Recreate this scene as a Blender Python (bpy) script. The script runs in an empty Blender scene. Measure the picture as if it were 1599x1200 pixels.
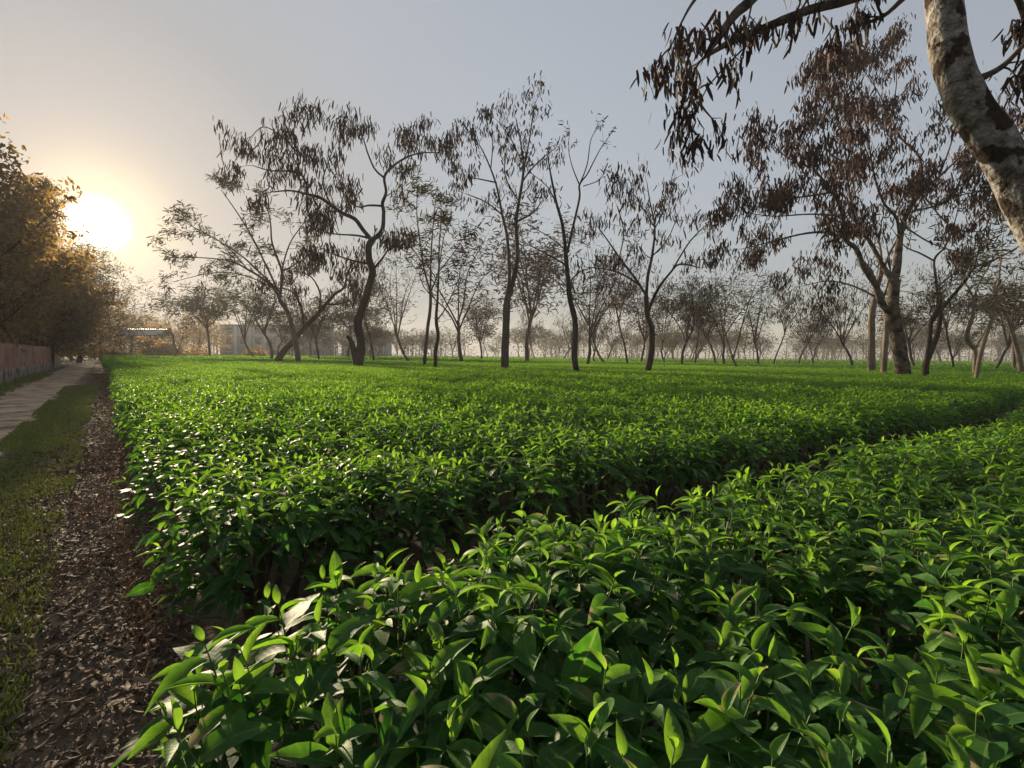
import bpy, math, random
import numpy as np
from mathutils import Vector, Matrix, noise

R = math.radians
rng = np.random.default_rng(7)
random.seed(7)
scene = bpy.context.scene
C = scene.collection

# ------------------------------------------------------------------ camera
CAM_Z = 1.45
F = 800.0                                   # focal length in photo pixels (1599 wide)
PITCH = math.atan2(600 - 556, F)            # tilted down a little
ROLL = R(0.5)
cam_d = bpy.data.cameras.new("camera")
cam = bpy.data.objects.new("camera", cam_d)
C.objects.link(cam)
cam_d.sensor_width = 36.0
cam_d.lens = 36.0 * F / 1599.0
cam_d.clip_start = 0.05
cam_d.clip_end = 3000
CAM_M = Matrix.Translation((0, 0, CAM_Z)) @ Matrix.Rotation(R(90) - PITCH, 4, 'X') @ Matrix.Rotation(ROLL, 4, 'Z')
cam.matrix_world = CAM_M
scene.camera = cam
CR = CAM_M.to_3x3()


def ray(px, py):
    d = CR @ Vector(((px - 799.5) / F, (600 - py) / F, -1.0))
    return d


def at(px, py, Y):
    d = ray(px, py)
    k = Y / d.y
    return Vector((d.x * k, Y, CAM_Z + d.z * k))


def on_plane(px, py, z):
    d = ray(px, py)
    k = (z - CAM_Z) / d.z
    return Vector((d.x * k, d.y * k, z))


# ------------------------------------------------------------------ sky, sun, exposure
sd = ray(152, 350).normalized()
SUN_EL = math.asin(sd.z)
SUN_AZ = math.atan2(sd.x, sd.y)             # clockwise from +Y
world = bpy.data.worlds.new("World")
scene.world = world
world.use_nodes = True
wn, wl = world.node_tree.nodes, world.node_tree.links
wn.clear()
w_out = wn.new("ShaderNodeOutputWorld")
w_bg = wn.new("ShaderNodeBackground")
sky = wn.new("ShaderNodeTexSky")
sky.sky_type = 'NISHITA'
sky.sun_disc = False
sky.sun_elevation = SUN_EL
sky.sun_rotation = SUN_AZ
sky.air_density = 1.0
sky.dust_density = 1.0
sky.ozone_density = 1.5
w_bg.inputs['Strength'].default_value = 0.148
tc = wn.new("ShaderNodeTexCoord")
dot = wn.new("ShaderNodeVectorMath"); dot.operation = 'DOT_PRODUCT'
dot.inputs[1].default_value = sd
nrm = wn.new("ShaderNodeVectorMath"); nrm.operation = 'NORMALIZE'
wl.new(tc.outputs['Generated'], nrm.inputs[0])
wl.new(nrm.outputs[0], dot.inputs[0])
clampd = wn.new("ShaderNodeMath"); clampd.operation = 'MAXIMUM'; clampd.inputs[1].default_value = 0.0
wl.new(dot.outputs['Value'], clampd.inputs[0])


def glow(power, col, amp):
    p = wn.new("ShaderNodeMath"); p.operation = 'POWER'; p.inputs[1].default_value = power
    wl.new(clampd.outputs[0], p.inputs[0])
    s = wn.new("ShaderNodeVectorMath"); s.operation = 'SCALE'
    s.inputs[0].default_value = [c * amp for c in col]
    wl.new(p.outputs[0], s.inputs['Scale'])
    return s.outputs[0]


def vadd(a, b):
    n = wn.new("ShaderNodeVectorMath"); n.operation = 'ADD'
    wl.new(a, n.inputs[0]); wl.new(b, n.inputs[1])
    return n.outputs[0]


def vmul(a, col):
    n = wn.new("ShaderNodeVectorMath"); n.operation = 'MULTIPLY'
    wl.new(a, n.inputs[0]); n.inputs[1].default_value = col
    return n.outputs[0]


# the sun's own bright aureole in the dusty air (all a function of the angle from the sun)
# thick dust evens the sky out: the brightest parts are compressed, the blue is greyed
lum = wn.new("ShaderNodeVectorMath"); lum.operation = 'DOT_PRODUCT'; lum.inputs[1].default_value = (0.2126, 0.7152, 0.0722)
wl.new(sky.outputs[0], lum.inputs[0])
SKY_M = 1.55
ad = wn.new("ShaderNodeMath"); ad.operation = 'ADD'; ad.inputs[1].default_value = SKY_M
wl.new(lum.outputs['Value'], ad.inputs[0])
dv = wn.new("ShaderNodeMath"); dv.operation = 'DIVIDE'; dv.inputs[0].default_value = SKY_M
wl.new(ad.outputs[0], dv.inputs[1])
scl = wn.new("ShaderNodeVectorMath"); scl.operation = 'SCALE'
wl.new(sky.outputs[0], scl.inputs[0]); wl.new(dv.outputs[0], scl.inputs['Scale'])
hs = wn.new("ShaderNodeHueSaturation"); hs.inputs['Saturation'].default_value = 0.36
wl.new(scl.outputs[0], hs.inputs['Color'])
s = vmul(hs.outputs[0], (0.985, 0.99, 1.0))
s = vadd(s, glow(4800, (1.0, 0.93, 0.75), 30.0))
s = vadd(s, glow(300, (1.0, 0.72, 0.28), 2.0))
s = vadd(s, glow(40, (1.0, 0.52, 0.16), 0.30))
wl.new(s, w_bg.inputs['Color'])
wl.new(w_bg.outputs[0], w_out.inputs[0])

sun_d = bpy.data.lights.new("sun", 'SUN')
sun_d.energy = 5.0
sun_d.angle = R(0.6)
sun_d.color = (1.0, 0.80, 0.55)
sun = bpy.data.objects.new("sun", sun_d)
C.objects.link(sun)
sun.rotation_euler = sd.to_track_quat('Z', 'Y').to_euler()
sun.location = (0, 0, 40)

scene.view_settings.view_transform = 'Standard'
scene.view_settings.look = 'None'
scene.view_settings.gamma = 1.0
scene.view_settings.use_curve_mapping = False
scene.view_settings.exposure = 1.42
scene.render.engine = 'CYCLES'
cy = scene.cycles
cy.max_bounces = 6
cy.diffuse_bounces = 3
cy.glossy_bounces = 2
cy.transmission_bounces = 4
cy.volume_bounces = 1
cy.transparent_max_bounces = 8
cy.use_denoising = True
try:
    cy.denoiser = 'OPENIMAGEDENOISE'
except Exception:
    pass
cy.sample_clamp_indirect = 6.0
cy.caustics_reflective = False
cy.caustics_refractive = False
cy.use_adaptive_sampling = True
cy.adaptive_threshold = 0.015


# ------------------------------------------------------------------ materials
def new_mat(name):
    m = bpy.data.materials.new(name)
    m.use_nodes = True
    m.node_tree.nodes.clear()
    return m, m.node_tree.nodes, m.node_tree.links


def N(nodes, kind, **kw):
    n = nodes.new(kind)
    for k, v in kw.items():
        if k.startswith('i_'):
            n.inputs[k[2:].replace('_', ' ')].default_value = v
        else:
            setattr(n, k, v)
    return n


def ramp(nodes, links, fac, stops):
    r = nodes.new("ShaderNodeValToRGB")
    els = r.color_ramp.elements
    while len(els) < len(stops):
        els.new(0.5)
    for e, (p, c) in zip(els, stops):
        e.position = p
        e.color = (*c, 1.0) if len(c) == 3 else c
    links.new(fac, r.inputs[0])
    return r.outputs[0]


def mixc(nodes, links, fac, a, b, mode='MIX'):
    m = nodes.new("ShaderNodeMix"); m.data_type = 'RGBA'; m.blend_type = mode
    for sock, v in ((m.inputs[0], fac), (m.inputs[6], a), (m.inputs[7], b)):
        if hasattr(v, 'links'):
            links.new(v, sock)
        else:
            sock.default_value = v if not isinstance(v, tuple) else (*v, 1.0)
    return m.outputs[2]


def math_node(nodes, links, op, a, b=None, clamp=False):
    m = nodes.new("ShaderNodeMath"); m.operation = op; m.use_clamp = clamp
    for i, v in enumerate((a, b)):
        if v is None:
            continue
        if hasattr(v, 'links'):
            links.new(v, m.inputs[i])
        else:
            m.inputs[i].default_value = v
    return m.outputs[0]


def surf_mat(name, stops, scale=3.0, rough=0.9, bump=0.3, bump_scale=None, detail=6, coord='Object', spec=0.3, stretch=None, second=None):
    m, n, l = new_mat(name)
    out = n.new("ShaderNodeOutputMaterial")
    b = n.new("ShaderNodeBsdfPrincipled")
    t = n.new("ShaderNodeTexCoord")
    vec = t.outputs[coord]
    if stretch:
        mp = n.new("ShaderNodeMapping"); mp.inputs['Scale'].default_value = stretch
        l.new(vec, mp.inputs[0]); vec = mp.outputs[0]
    nz = N(n, "ShaderNodeTexNoise"); nz.inputs['Scale'].default_value = scale; nz.inputs['Detail'].default_value = detail
    nz.inputs['Roughness'].default_value = 0.65
    l.new(vec, nz.inputs[0])
    col = ramp(n, l, nz.outputs[0], stops)
    if second:
        sc2, lo, hi, c2 = second
        n2 = N(n, "ShaderNodeTexNoise"); n2.inputs['Scale'].default_value = sc2; n2.inputs['Detail'].default_value = 5
        l.new(vec, n2.inputs[0])
        mask = ramp(n, l, n2.outputs[0], [(lo, (0, 0, 0)), (hi, (1, 1, 1))])
        col = mixc(n, l, mask, col, c2)
    l.new(col, b.inputs['Base Color'])
    b.inputs['Roughness'].default_value = rough
    b.inputs['Specular IOR Level'].default_value = spec
    if bump:
        n3 = N(n, "ShaderNodeTexNoise"); n3.inputs['Scale'].default_value = bump_scale or scale * 4; n3.inputs['Detail'].default_value = 8
        l.new(vec, n3.inputs[0])
        bp = n.new("ShaderNodeBump"); bp.inputs['Strength'].default_value = bump; bp.inputs['Distance'].default_value = 0.05
        l.new(n3.outputs[0], bp.inputs['Height'])
        l.new(bp.outputs[0], b.inputs['Normal'])
    l.new(b.outputs[0], out.inputs[0])
    return m


def leaf_mat(name, dark, bright, trans_dark, trans_bright, trans=0.4, rough=0.4, spec=0.5, veins=True, blotch=True):
    """two-sided thin leaf: diffuse + translucent + waxy gloss; 'tone' runs from old leaf to young leaf"""
    m, n, l = new_mat(name)
    out = n.new("ShaderNodeOutputMaterial")
    at_ = n.new("ShaderNodeAttribute"); at_.attribute_name = 'tone'
    oi = n.new("ShaderNodeObjectInfo")
    var = math_node(n, l, 'MULTIPLY_ADD', oi.outputs['Random'], 0.16)
    n_ = var.node; l.new(at_.outputs['Fac'], n_.inputs[2])
    col = mixc(n, l, var, dark, bright)
    tcol = mixc(n, l, var, trans_dark, trans_bright)
    uv = n.new("ShaderNodeUVMap"); uv.uv_map = 'UVMap'
    b = n.new("ShaderNodeBsdfPrincipled")
    if veins:
        sx = n.new("ShaderNodeSeparateXYZ"); l.new(uv.outputs[0], sx.inputs[0])
        ax = math_node(n, l, 'ABSOLUTE', math_node(n, l, 'SUBTRACT', sx.outputs[0], 0.5))
        mid = ramp(n, l, ax, [(0.0, (1, 1, 1)), (0.05, (0, 0, 0))])
        col = mixc(n, l, math_node(n, l, 'MULTIPLY', mid, 0.55), col, (0.20, 0.28, 0.08))
        tcol = mixc(n, l, math_node(n, l, 'MULTIPLY', mid, 0.5), tcol, (0.45, 0.55, 0.12))
        ph = math_node(n, l, 'SINE', math_node(n, l, 'MULTIPLY', math_node(n, l, 'SUBTRACT', sx.outputs[1], math_node(n, l, 'MULTIPLY', ax, 0.55)), 52.0))
        vein = ramp(n, l, ph, [(0.80, (0, 0, 0)), (1.0, (1, 1, 1))])
        col = mixc(n, l, math_node(n, l, 'MULTIPLY', vein, 0.22), col, (0.14, 0.22, 0.06))
        tcol = mixc(n, l, math_node(n, l, 'MULTIPLY', vein, 0.35), tcol, (0.05, 0.16, 0.01))
        geo2 = n.new("ShaderNodeNewGeometry")
        mot = N(n, "ShaderNodeTexNoise"); mot.inputs['Scale'].default_value = 38.0; mot.inputs['Detail'].default_value = 4
        l.new(geo2.outputs['Position'], mot.inputs[0])
        mt = ramp(n, l, mot.outputs[0], [(0.3, (0.62, 0.66, 0.6)), (0.7, (1.25, 1.2, 1.2))])
        col = mixc(n, l, 1.0, col, mt, 'MULTIPLY'); tcol = mixc(n, l, 1.0, tcol, mt, 'MULTIPLY')
        nzb = N(n, "ShaderNodeTexNoise"); nzb.inputs['Scale'].default_value = 5.0; l.new(uv.outputs[0], nzb.inputs[0])
        hgt = math_node(n, l, 'ADD', math_node(n, l, 'MULTIPLY', ph, 0.08), math_node(n, l, 'MULTIPLY', nzb.outputs[0], 1.4))
        bp = n.new("ShaderNodeBump"); bp.inputs['Strength'].default_value = 0.22; bp.inputs['Distance'].default_value = 0.003
        l.new(hgt, bp.inputs['Height']); l.new(bp.outputs[0], b.inputs['Normal'])
    if blotch:
        geo = n.new("ShaderNodeNewGeometry")
        nz = N(n, "ShaderNodeTexNoise"); nz.inputs['Scale'].default_value = 9.0; nz.inputs['Detail'].default_value = 3
        l.new(geo.outputs['Position'], nz.inputs[0])
        bm = ramp(n, l, nz.outputs[0], [(0.645, (0, 0, 0)), (0.70, (1, 1, 1))])
        col = mixc(n, l, math_node(n, l, 'MULTIPLY', bm, 0.45), col, (0.20, 0.15, 0.06))
        # scorched margins and tips
        nz2 = N(n, "ShaderNodeTexNoise"); nz2.inputs['Scale'].default_value = 13.0; nz2.inputs['Detail'].default_value = 2
        l.new(geo.outputs['Position'], nz2.inputs[0])
        edge = math_node(n, l, 'MAXIMUM', math_node(n, l, 'MULTIPLY', ax, 2.0), sx.outputs[1])
        em = ramp(n, l, edge, [(0.60, (0, 0, 0)), (0.80, (1, 1, 1))])
        sm_ = math_node(n, l, 'MULTIPLY', em, ramp(n, l, nz2.outputs[0], [(0.635, (0, 0, 0)), (0.67, (1, 1, 1))]))
        col = mixc(n, l, sm_, col, (0.40, 0.32, 0.19)); tcol = mixc(n, l, sm_, tcol, (0.35, 0.27, 0.12))
    l.new(col, b.inputs['Base Color'])
    b.inputs['Roughness'].default_value = rough
    b.inputs['Specular IOR Level'].default_value = spec
    tr = n.new("ShaderNodeBsdfTranslucent"); l.new(tcol, tr.inputs[0])
    mx = n.new("ShaderNodeMixShader"); mx.inputs[0].default_value = trans
    l.new(b.outputs[0], mx.inputs[1]); l.new(tr.outputs[0], mx.inputs[2])
    l.new(mx.outputs[0], out.inputs[0])
    return m


M = {}
M['tea'] = leaf_mat('tea_leaf', (0.018, 0.076, 0.021), (0.082, 0.21, 0.024), (0.046, 0.21, 0.012), (0.31, 0.57, 0.03), trans=0.46, rough=0.58, spec=0.26)
M['tea_far'] = leaf_mat('tea_leaf_far', (0.016, 0.066, 0.016), (0.085, 0.22, 0.022), (0.042, 0.19, 0.011), (0.33, 0.58, 0.028), trans=0.45, rough=0.58, spec=0.25, veins=False, blotch=False)
M['stem'] = surf_mat('green_stem', [(0.3, (0.05, 0.09, 0.02)), (0.7, (0.09, 0.14, 0.03))], scale=20, rough=0.6, bump=0)
M['wood'] = surf_mat('bush_wood', [(0.3, (0.03, 0.022, 0.016)), (0.7, (0.10, 0.075, 0.055))], scale=14, rough=0.9, bump=0.4)
M['bark_dark'] = surf_mat('dark_bark', [(0.3, (0.016, 0.012, 0.010)), (0.7, (0.050, 0.038, 0.030))], scale=4, rough=0.95, bump=0.6, stretch=(1, 1, 0.35), spec=0.15)
M['bark_grey'] = surf_mat('grey_bark', [(0.3, (0.040, 0.033, 0.028)), (0.7, (0.105, 0.09, 0.075))], scale=3, rough=0.95, bump=0.6, stretch=(1, 1, 0.4), spec=0.15)
M['bark_pale'] = surf_mat('pale_bark', [(0.3, (0.09, 0.07, 0.052)), (0.65, (0.22, 0.175, 0.13))], scale=2.5, rough=0.95, bump=0.6, stretch=(1, 1, 0.5), spec=0.15, second=(1.5, 0.52, 0.64, (0.11, 0.08, 0.06)))
M['bark_near'] = surf_mat('lichen_bark', [(0.34, (0.035, 0.03, 0.026)), (0.44, (0.12, 0.108, 0.092)), (0.54, (0.19, 0.18, 0.165)), (0.70, (0.34, 0.335, 0.325))], scale=8, detail=12, rough=0.95, bump=1.0, bump_scale=20, spec=0.12, second=(4.2, 0.53, 0.565, (0.026, 0.019, 0.015)))
M['bark_mott'] = surf_mat('mottled_bark', [(0.3, (0.035, 0.026, 0.02)), (0.5, (0.085, 0.066, 0.05)), (0.7, (0.17, 0.14, 0.11))], scale=5, rough=0.95, bump=0.8, spec=0.12, second=(3.5, 0.5, 0.58, (0.025, 0.018, 0.014)))
M['pod'] = leaf_mat('dry_pod', (0.010, 0.007, 0.006), (0.032, 0.018, 0.013), (0.012, 0.007, 0.005), (0.045, 0.02, 0.01), trans=0.15, rough=0.7, spec=0.2, veins=False, blotch=False)
M['pod_red'] = leaf_mat('russet_pod', (0.011, 0.006, 0.005), (0.046, 0.018, 0.014), (0.014, 0.006, 0.004), (0.065, 0.021, 0.013), trans=0.2, rough=0.7, spec=0.2, veins=False, blotch=False)
M['feather'] = leaf_mat('feathery_leaf', (0.018, 0.022, 0.010), (0.045, 0.046, 0.02), (0.03, 0.035, 0.012), (0.08, 0.075, 0.025), trans=0.3, rough=0.6, spec=0.3, veins=False, blotch=False)
M['broad'] = leaf_mat('broad_leaf', (0.095, 0.070, 0.030), (0.22, 0.155, 0.07), (0.18, 0.12, 0.04), (0.50, 0.32, 0.09), trans=0.5, rough=0.5, spec=0.3, veins=False, blotch=False)  # warm sun flare over the left trees is put into this browned leaf colour
M['litter'] = leaf_mat('dead_leaf', (0.075, 0.052, 0.036), (0.30, 0.22, 0.155), (0.03, 0.018, 0.01), (0.10, 0.06, 0.03), trans=0.1, rough=0.8, spec=0.15, veins=False, blotch=False)
M['weed'] = leaf_mat('dried_weed', (0.05, 0.033, 0.024), (0.14, 0.085, 0.058), (0.05, 0.03, 0.018), (0.13, 0.072, 0.042), trans=0.3, rough=0.8, spec=0.1, veins=False, blotch=False)
M['grass'] = leaf_mat('grass_blade', (0.115, 0.15, 0.04), (0.25, 0.29, 0.09), (0.06, 0.08, 0.015), (0.17, 0.19, 0.04), trans=0.3, rough=0.7, spec=0.1, veins=False, blotch=False)
M['soil'] = surf_mat('soil', [(0.3, (0.06, 0.043, 0.029)), (0.55, (0.14, 0.105, 0.073)), (0.75, (0.24, 0.19, 0.14))], scale=1.7, detail=10, rough=0.9, bump=1.0, bump_scale=22, spec=0.25)
M['track'] = surf_mat('dry_track', [(0.3, (0.30, 0.215, 0.14)), (0.6, (0.52, 0.39, 0.265)), (0.8, (0.58, 0.46, 0.33))], scale=1.1, detail=9, rough=0.95, bump=0.6, bump_scale=14, second=(1.4, 0.50, 0.62, (0.20, 0.14, 0.09)), spec=0.15)
M['wall'] = surf_mat('pink_wall', [(0.3, (0.30, 0.165, 0.13)), (0.7, (0.46, 0.27, 0.215))], scale=1.2, rough=0.95, bump=0.4, second=(0.7, 0.42, 0.75, (0.20, 0.12, 0.095)), spec=0.15)
M['plinth'] = surf_mat('wall_plinth', [(0.3, (0.20, 0.165, 0.13)), (0.7, (0.34, 0.29, 0.24))], scale=2, rough=0.95, bump=0.5, second=(1.2, 0.5, 0.65, (0.08, 0.062, 0.05)), spec=0.15)
M['render'] = surf_mat('painted_render', [(0.3, (0.30, 0.30, 0.295)), (0.7, (0.42, 0.42, 0.41))], scale=0.4, rough=0.9, bump=0)
M['render2'] = surf_mat('pale_blue_render', [(0.3, (0.44, 0.50, 0.55)), (0.7, (0.56, 0.60, 0.64))], scale=0.4, rough=0.9, bump=0)
M['concrete'] = surf_mat('concrete', [(0.3, (0.20, 0.185, 0.165)), (0.7, (0.32, 0.30, 0.27))], scale=0.8, rough=0.9, bump=0.1)
M['glass'] = surf_mat('dark_window', [(0.3, (0.03, 0.035, 0.04)), (0.7, (0.06, 0.06, 0.065))], scale=0.5, rough=0.15, bump=0, spec=0.5)
M['tin'] = surf_mat('tin_roof', [(0.3, (0.20, 0.20, 0.20)), (0.7, (0.36, 0.36, 0.37))], scale=0.8, rough=0.55, bump=0.1, second=(0.6, 0.55, 0.7, (0.18, 0.11, 0.075)))
M['timber'] = surf_mat('timber', [(0.3, (0.07, 0.05, 0.035)), (0.7, (0.15, 0.11, 0.08))], scale=3, rough=0.9, bump=0.3)


# ------------------------------------------------------------------ mesh helpers
def mesh_from(name, V, Fq, mat, tone=None, uv=None, smooth=True, Ft=None):
    """V (n,3) array, Fq (m,4) quads, Ft (k,3) triangles"""
    me = bpy.data.meshes.new(name)
    V = np.asarray(V, dtype=np.float32)
    Fq = np.zeros((0, 4), np.int32) if Fq is None else np.asarray(Fq, np.int32).reshape(-1, 4)
    Ft = np.zeros((0, 3), np.int32) if Ft is None else np.asarray(Ft, np.int32).reshape(-1, 3)
    me.vertices.add(len(V)); me.vertices.foreach_set('co', V.ravel())
    idx = np.concatenate([Fq.ravel(), Ft.ravel()]).astype(np.int32)
    me.loops.add(len(idx)); me.loops.foreach_set('vertex_index', idx)
    nq, nt = len(Fq), len(Ft)
    me.polygons.add(nq + nt)
    st = np.concatenate([np.arange(nq) * 4, nq * 4 + np.arange(nt) * 3]).astype(np.int32)
    me.polygons.foreach_set('loop_start', st)
    me.polygons.foreach_set('loop_total', np.concatenate([np.full(nq, 4), np.full(nt, 3)]).astype(np.int32))
    if smooth:
        me.polygons.foreach_set('use_smooth', np.ones(nq + nt, dtype=bool))
    if uv is not None:
        ul = me.uv_layers.new(name='UVMap')
        ul.data.foreach_set('uv', np.asarray(uv, np.float32)[idx].ravel())
    if tone is not None:
        a = me.attributes.new('tone', 'FLOAT', 'POINT')
        a.data.foreach_set('value', np.asarray(tone, np.float32))
    me.update(calc_edges=True)
    me.validate()
    if mat is not None:
        me.materials.append(mat)
    return me


def link(name, me, parent=None, kind=None, label=None, cat=None, group=None, loc=None):
    o = bpy.data.objects.new(name, me)
    C.objects.link(o)
    if parent is not None:
        o.parent = parent
    if loc is not None:
        o.location = loc
    props(o, kind, label, cat, group)
    return o


def props(o, kind=None, label=None, cat=None, group=None):
    if kind: o['kind'] = kind
    if label: o['label'] = label
    if cat: o['category'] = cat
    if group: o['group'] = group
    return o


class MB:
    def __init__(self):
        self.V, self.Q, self.T, self.n = [], [], [], 0

    def add(self, V, Q=None, T=None):
        V = np.asarray(V, float)
        self.V.append(V)
        if Q is not None and len(Q): self.Q.append(np.asarray(Q) + self.n)
        if T is not None and len(T): self.T.append(np.asarray(T) + self.n)
        self.n += len(V)

    def box(self, lo, hi):
        x0, y0, z0 = lo; x1, y1, z1 = hi
        V = [(x0, y0, z0), (x1, y0, z0), (x1, y1, z0), (x0, y1, z0), (x0, y0, z1), (x1, y0, z1), (x1, y1, z1), (x0, y1, z1)]
        self.add(V, [(0, 3, 2, 1), (4, 5, 6, 7), (0, 1, 5, 4), (1, 2, 6, 5), (2, 3, 7, 6), (3, 0, 4, 7)])
        return self

    def tube(self, P, rad, sides=6, bumpy=0.0, seed=0.0, cap=True):
        P = [Vector(p) for p in P]
        n = len(P)
        T0 = (P[1] - P[0]).normalized()
        a = T0.orthogonal().normalized()
        rings = []
        ang = np.arange(sides) * 2 * math.pi / sides
        ca, sa = np.cos(ang), np.sin(ang)
        for i in range(n):
            t = (P[min(i + 1, n - 1)] - P[max(i - 1, 0)])
            if t.length < 1e-9: t = T0.copy()
            t.normalize()
            a = (a - t * a.dot(t))
            if a.length < 1e-6: a = t.orthogonal()
            a.normalize()
            b = t.cross(a)
            r = np.full(sides, rad[i])
            if bumpy:
                for k in range(sides):
                    d = a * ca[k] + b * sa[k]
                    q = P[i] * (0.9 / max(rad[0], 0.02) * 0.35) + d * 1.3 + Vector((seed, seed, 0))
                    r[k] *= 1 + bumpy * (noise.noise(q) + 0.5 * noise.noise(q * 2.7) + (0.35 * noise.noise(q * 7.0) if sides > 16 else 0))
            rings.append(np.array(P[i])[None, :] + r[:, None] * (ca[:, None] * np.array(a)[None, :] + sa[:, None] * np.array(b)[None, :]))
        V = np.concatenate(rings)
        i = np.arange(n - 1)[:, None] * sides
        k = np.arange(sides)[None, :]
        k2 = (k + 1) % sides
        Q = np.stack([i + k, i + k2, i + sides + k2, i + sides + k], -1).reshape(-1, 4)
        Tt = []
        if cap:
            V = np.concatenate([V, [np.array(P[-1])]])
            e = (n - 1) * sides
            Tt = [(e + j, e + (j + 1) % sides, n * sides) for j in range(sides)]
        self.add(V, Q, Tt)

    def mesh(self, name, mat, smooth=True):
        V = np.concatenate(self.V) if self.V else np.zeros((0, 3))
        Q = np.concatenate(self.Q) if self.Q else None
        T = np.concatenate(self.T) if self.T else None
        return mesh_from(name, V, Q, mat, smooth=smooth, Ft=T)


# leaf templates ---------------------------------------------------
def leaf_template(rows, fold=0.30, curl=0.35, width=0.40, wave=0.0, tip=1.25, twist=0.0):
    t = np.linspace(0, 1, rows)
    w = np.sin(np.pi * np.clip(t, 0, 1) ** 0.85) ** 0.8 * width * 0.5
    w[0] = 0.012; w[-1] = 0.004
    z = 0.30 * curl * t - curl * t ** 2
    V, U = [], []
    for i in range(rows):
        tw = twist * t[i]
        for sx in (-1, 0, 1):
            x = sx * w[i]
            zz = abs(x) * fold + wave * math.sin(t[i] * 11 + sx) * w[i] * abs(sx)
            V.append((x * math.cos(tw) - zz * math.sin(tw), t[i], z[i] + zz * math.cos(tw) + x * math.sin(tw)))
            U.append((0.5 + 0.5 * sx * w[i] / (width * 0.5), t[i]))
    Q = []
    for i in range(rows - 1):
        for c in (0, 1):
            a = i * 3 + c
            Q.append((a, a + 1, a + 4, a + 3))
    return np.array(V), np.array(Q), np.array(U)


LEAF_HI = [leaf_template(8, f, c, w, wv, twist=tw) for f, c, w, wv, tw in
           ((0.30, 0.40, 0.45, 0.10, 0.1), (0.25, 0.65, 0.48, 0.14, -0.2), (0.4, 0.50, 0.42, 0.08, 0.25), (0.15, 0.22, 0.50, 0.16, 0.0))]
LEAF_YOUNG = [leaf_template(7, f, c, w, 0.05, twist=tw) for f, c, w, tw in
              ((0.5, 0.50, 0.40, 0.0), (0.55, 0.75, 0.38, 0.2), (0.8, 0.30, 0.32, -0.2))]
LEAF_MID = [leaf_template(5, f, c, w) for f, c, w in ((0.35, 0.40, 0.38), (0.5, 0.55, 0.34))]
LEAF_LOW = [leaf_template(3, 0.35, 0.4, 0.42)]
BLADE = (np.array([(-0.5, 0, 0), (0.5, 0, 0), (-0.42, 0.5, 0.0), (0.42, 0.5, 0.0), (0, 1, 0)]) * np.array([0.12, 1, 1]), np.array([(0, 1, 3, 2)]), None)


def scatter(temps, which, Mats, tones):
    """join templates: which (n,) template index, Mats (n,3,4), tones (n,)"""
    Vs, Qs, Us, Ts, off = [], [], [], [], 0
    for k, (tv, tq, tu) in enumerate(temps):
        sel = np.nonzero(which == k)[0]
        if len(sel) == 0: continue
        A = Mats[sel]
        V = np.einsum('nij,vj->nvi', A[:, :, :3], tv) + A[:, None, :, 3]
        nv = len(tv)
        Vs.append(V.reshape(-1, 3))
        Qs.append((tq[None] + (np.arange(len(sel)) * nv)[:, None, None]).reshape(-1, 4) + off)
        Us.append(np.tile(tu, (len(sel), 1)))
        Ts.append(np.repeat(tones[sel], nv))
        off += len(sel) * nv
    return np.concatenate(Vs), np.concatenate(Qs), np.concatenate(Us), np.concatenate(Ts)


def frames(P, D, S, roll=None, up=(0, 0, 1)):
    """matrices (n,3,4): local Y along D, local Z as near up as possible, uniform scale S"""
    D = D / np.linalg.norm(D, axis=1, keepdims=True)
    U = np.tile(np.array(up, float), (len(D), 1)) + rng.normal(0, 0.05, (len(D), 3))
    X = np.cross(D, U); X /= np.linalg.norm(X, axis=1, keepdims=True) + 1e-9
    Z = np.cross(X, D)
    if roll is not None:
        c, s_ = np.cos(roll)[:, None], np.sin(roll)[:, None]
        X, Z = X * c + Z * s_, Z * c - X * s_
    A = np.stack([X, D, Z], -1) * S[:, None, None]
    return np.concatenate([A, P[:, :, None]], -1)


# ------------------------------------------------------------------ layout axes: u along the track, v to its right
AZ = math.atan2(ray(165, 552).x, ray(165, 552).y)
UX = Vector((math.sin(AZ), math.cos(AZ), 0))
VX = Vector((math.cos(AZ), -math.sin(AZ), 0))


def uv2w(u, v, z=0.0):
    return UX * u + VX * v + Vector((0, 0, z))


def uvrot():
    return math.atan2(VX.y, VX.x)


TEA_H = 0.83

# ------------------------------------------------------------------ ground, track
gV, gQ = [], []
ng = 60
xs = np.concatenate([-np.geomspace(345, 1, ng // 2), np.geomspace(1, 345, ng // 2)])
for j, y in enumerate(xs):
    for i, x in enumerate(xs):
        p = Vector((x, y, 0))
        gV.append((x, y, 0.0))
for j in range(len(xs) - 1):
    for i in range(len(xs) - 1):
        a = j * len(xs) + i
        gQ.append((a, a + 1, a + 1 + len(xs), a + len(xs)))
link('ground', mesh_from('ground', gV, gQ, M['soil']), kind='structure', label='dark brown soil ground under the tea and beside the track', cat='ground')


def strip(name, v0, v1, u0, u1, z, mat, jag=0.15, step=0.2, crown=0.0):
    us = np.arange(u0, u1, step)
    V, Q = [], []
    nc = 7
    for i, u in enumerate(us):
        n1 = jag * (noise.noise(Vector((u * 0.9, v0 * 3, 1))) + 0.6 * noise.noise(Vector((u * 3.3, 5, v0))))
        n2 = jag * (noise.noise(Vector((u * 0.9, v1 * 3, 9))) + 0.6 * noise.noise(Vector((u * 3.3, 15, v1))))
        a, b = v0 + n1, v1 + n2
        for k in range(nc):
            f = k / (nc - 1)
            V.append(tuple(uv2w(u, a + (b - a) * f, z + crown * math.sin(math.pi * f))))
    for i in range(len(us) - 1):
        for k in range(nc - 1):
            a = i * nc + k
            Q.append((a, a + 1, a + nc + 1, a + nc))
    return mesh_from(name, V, Q, mat)


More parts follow.
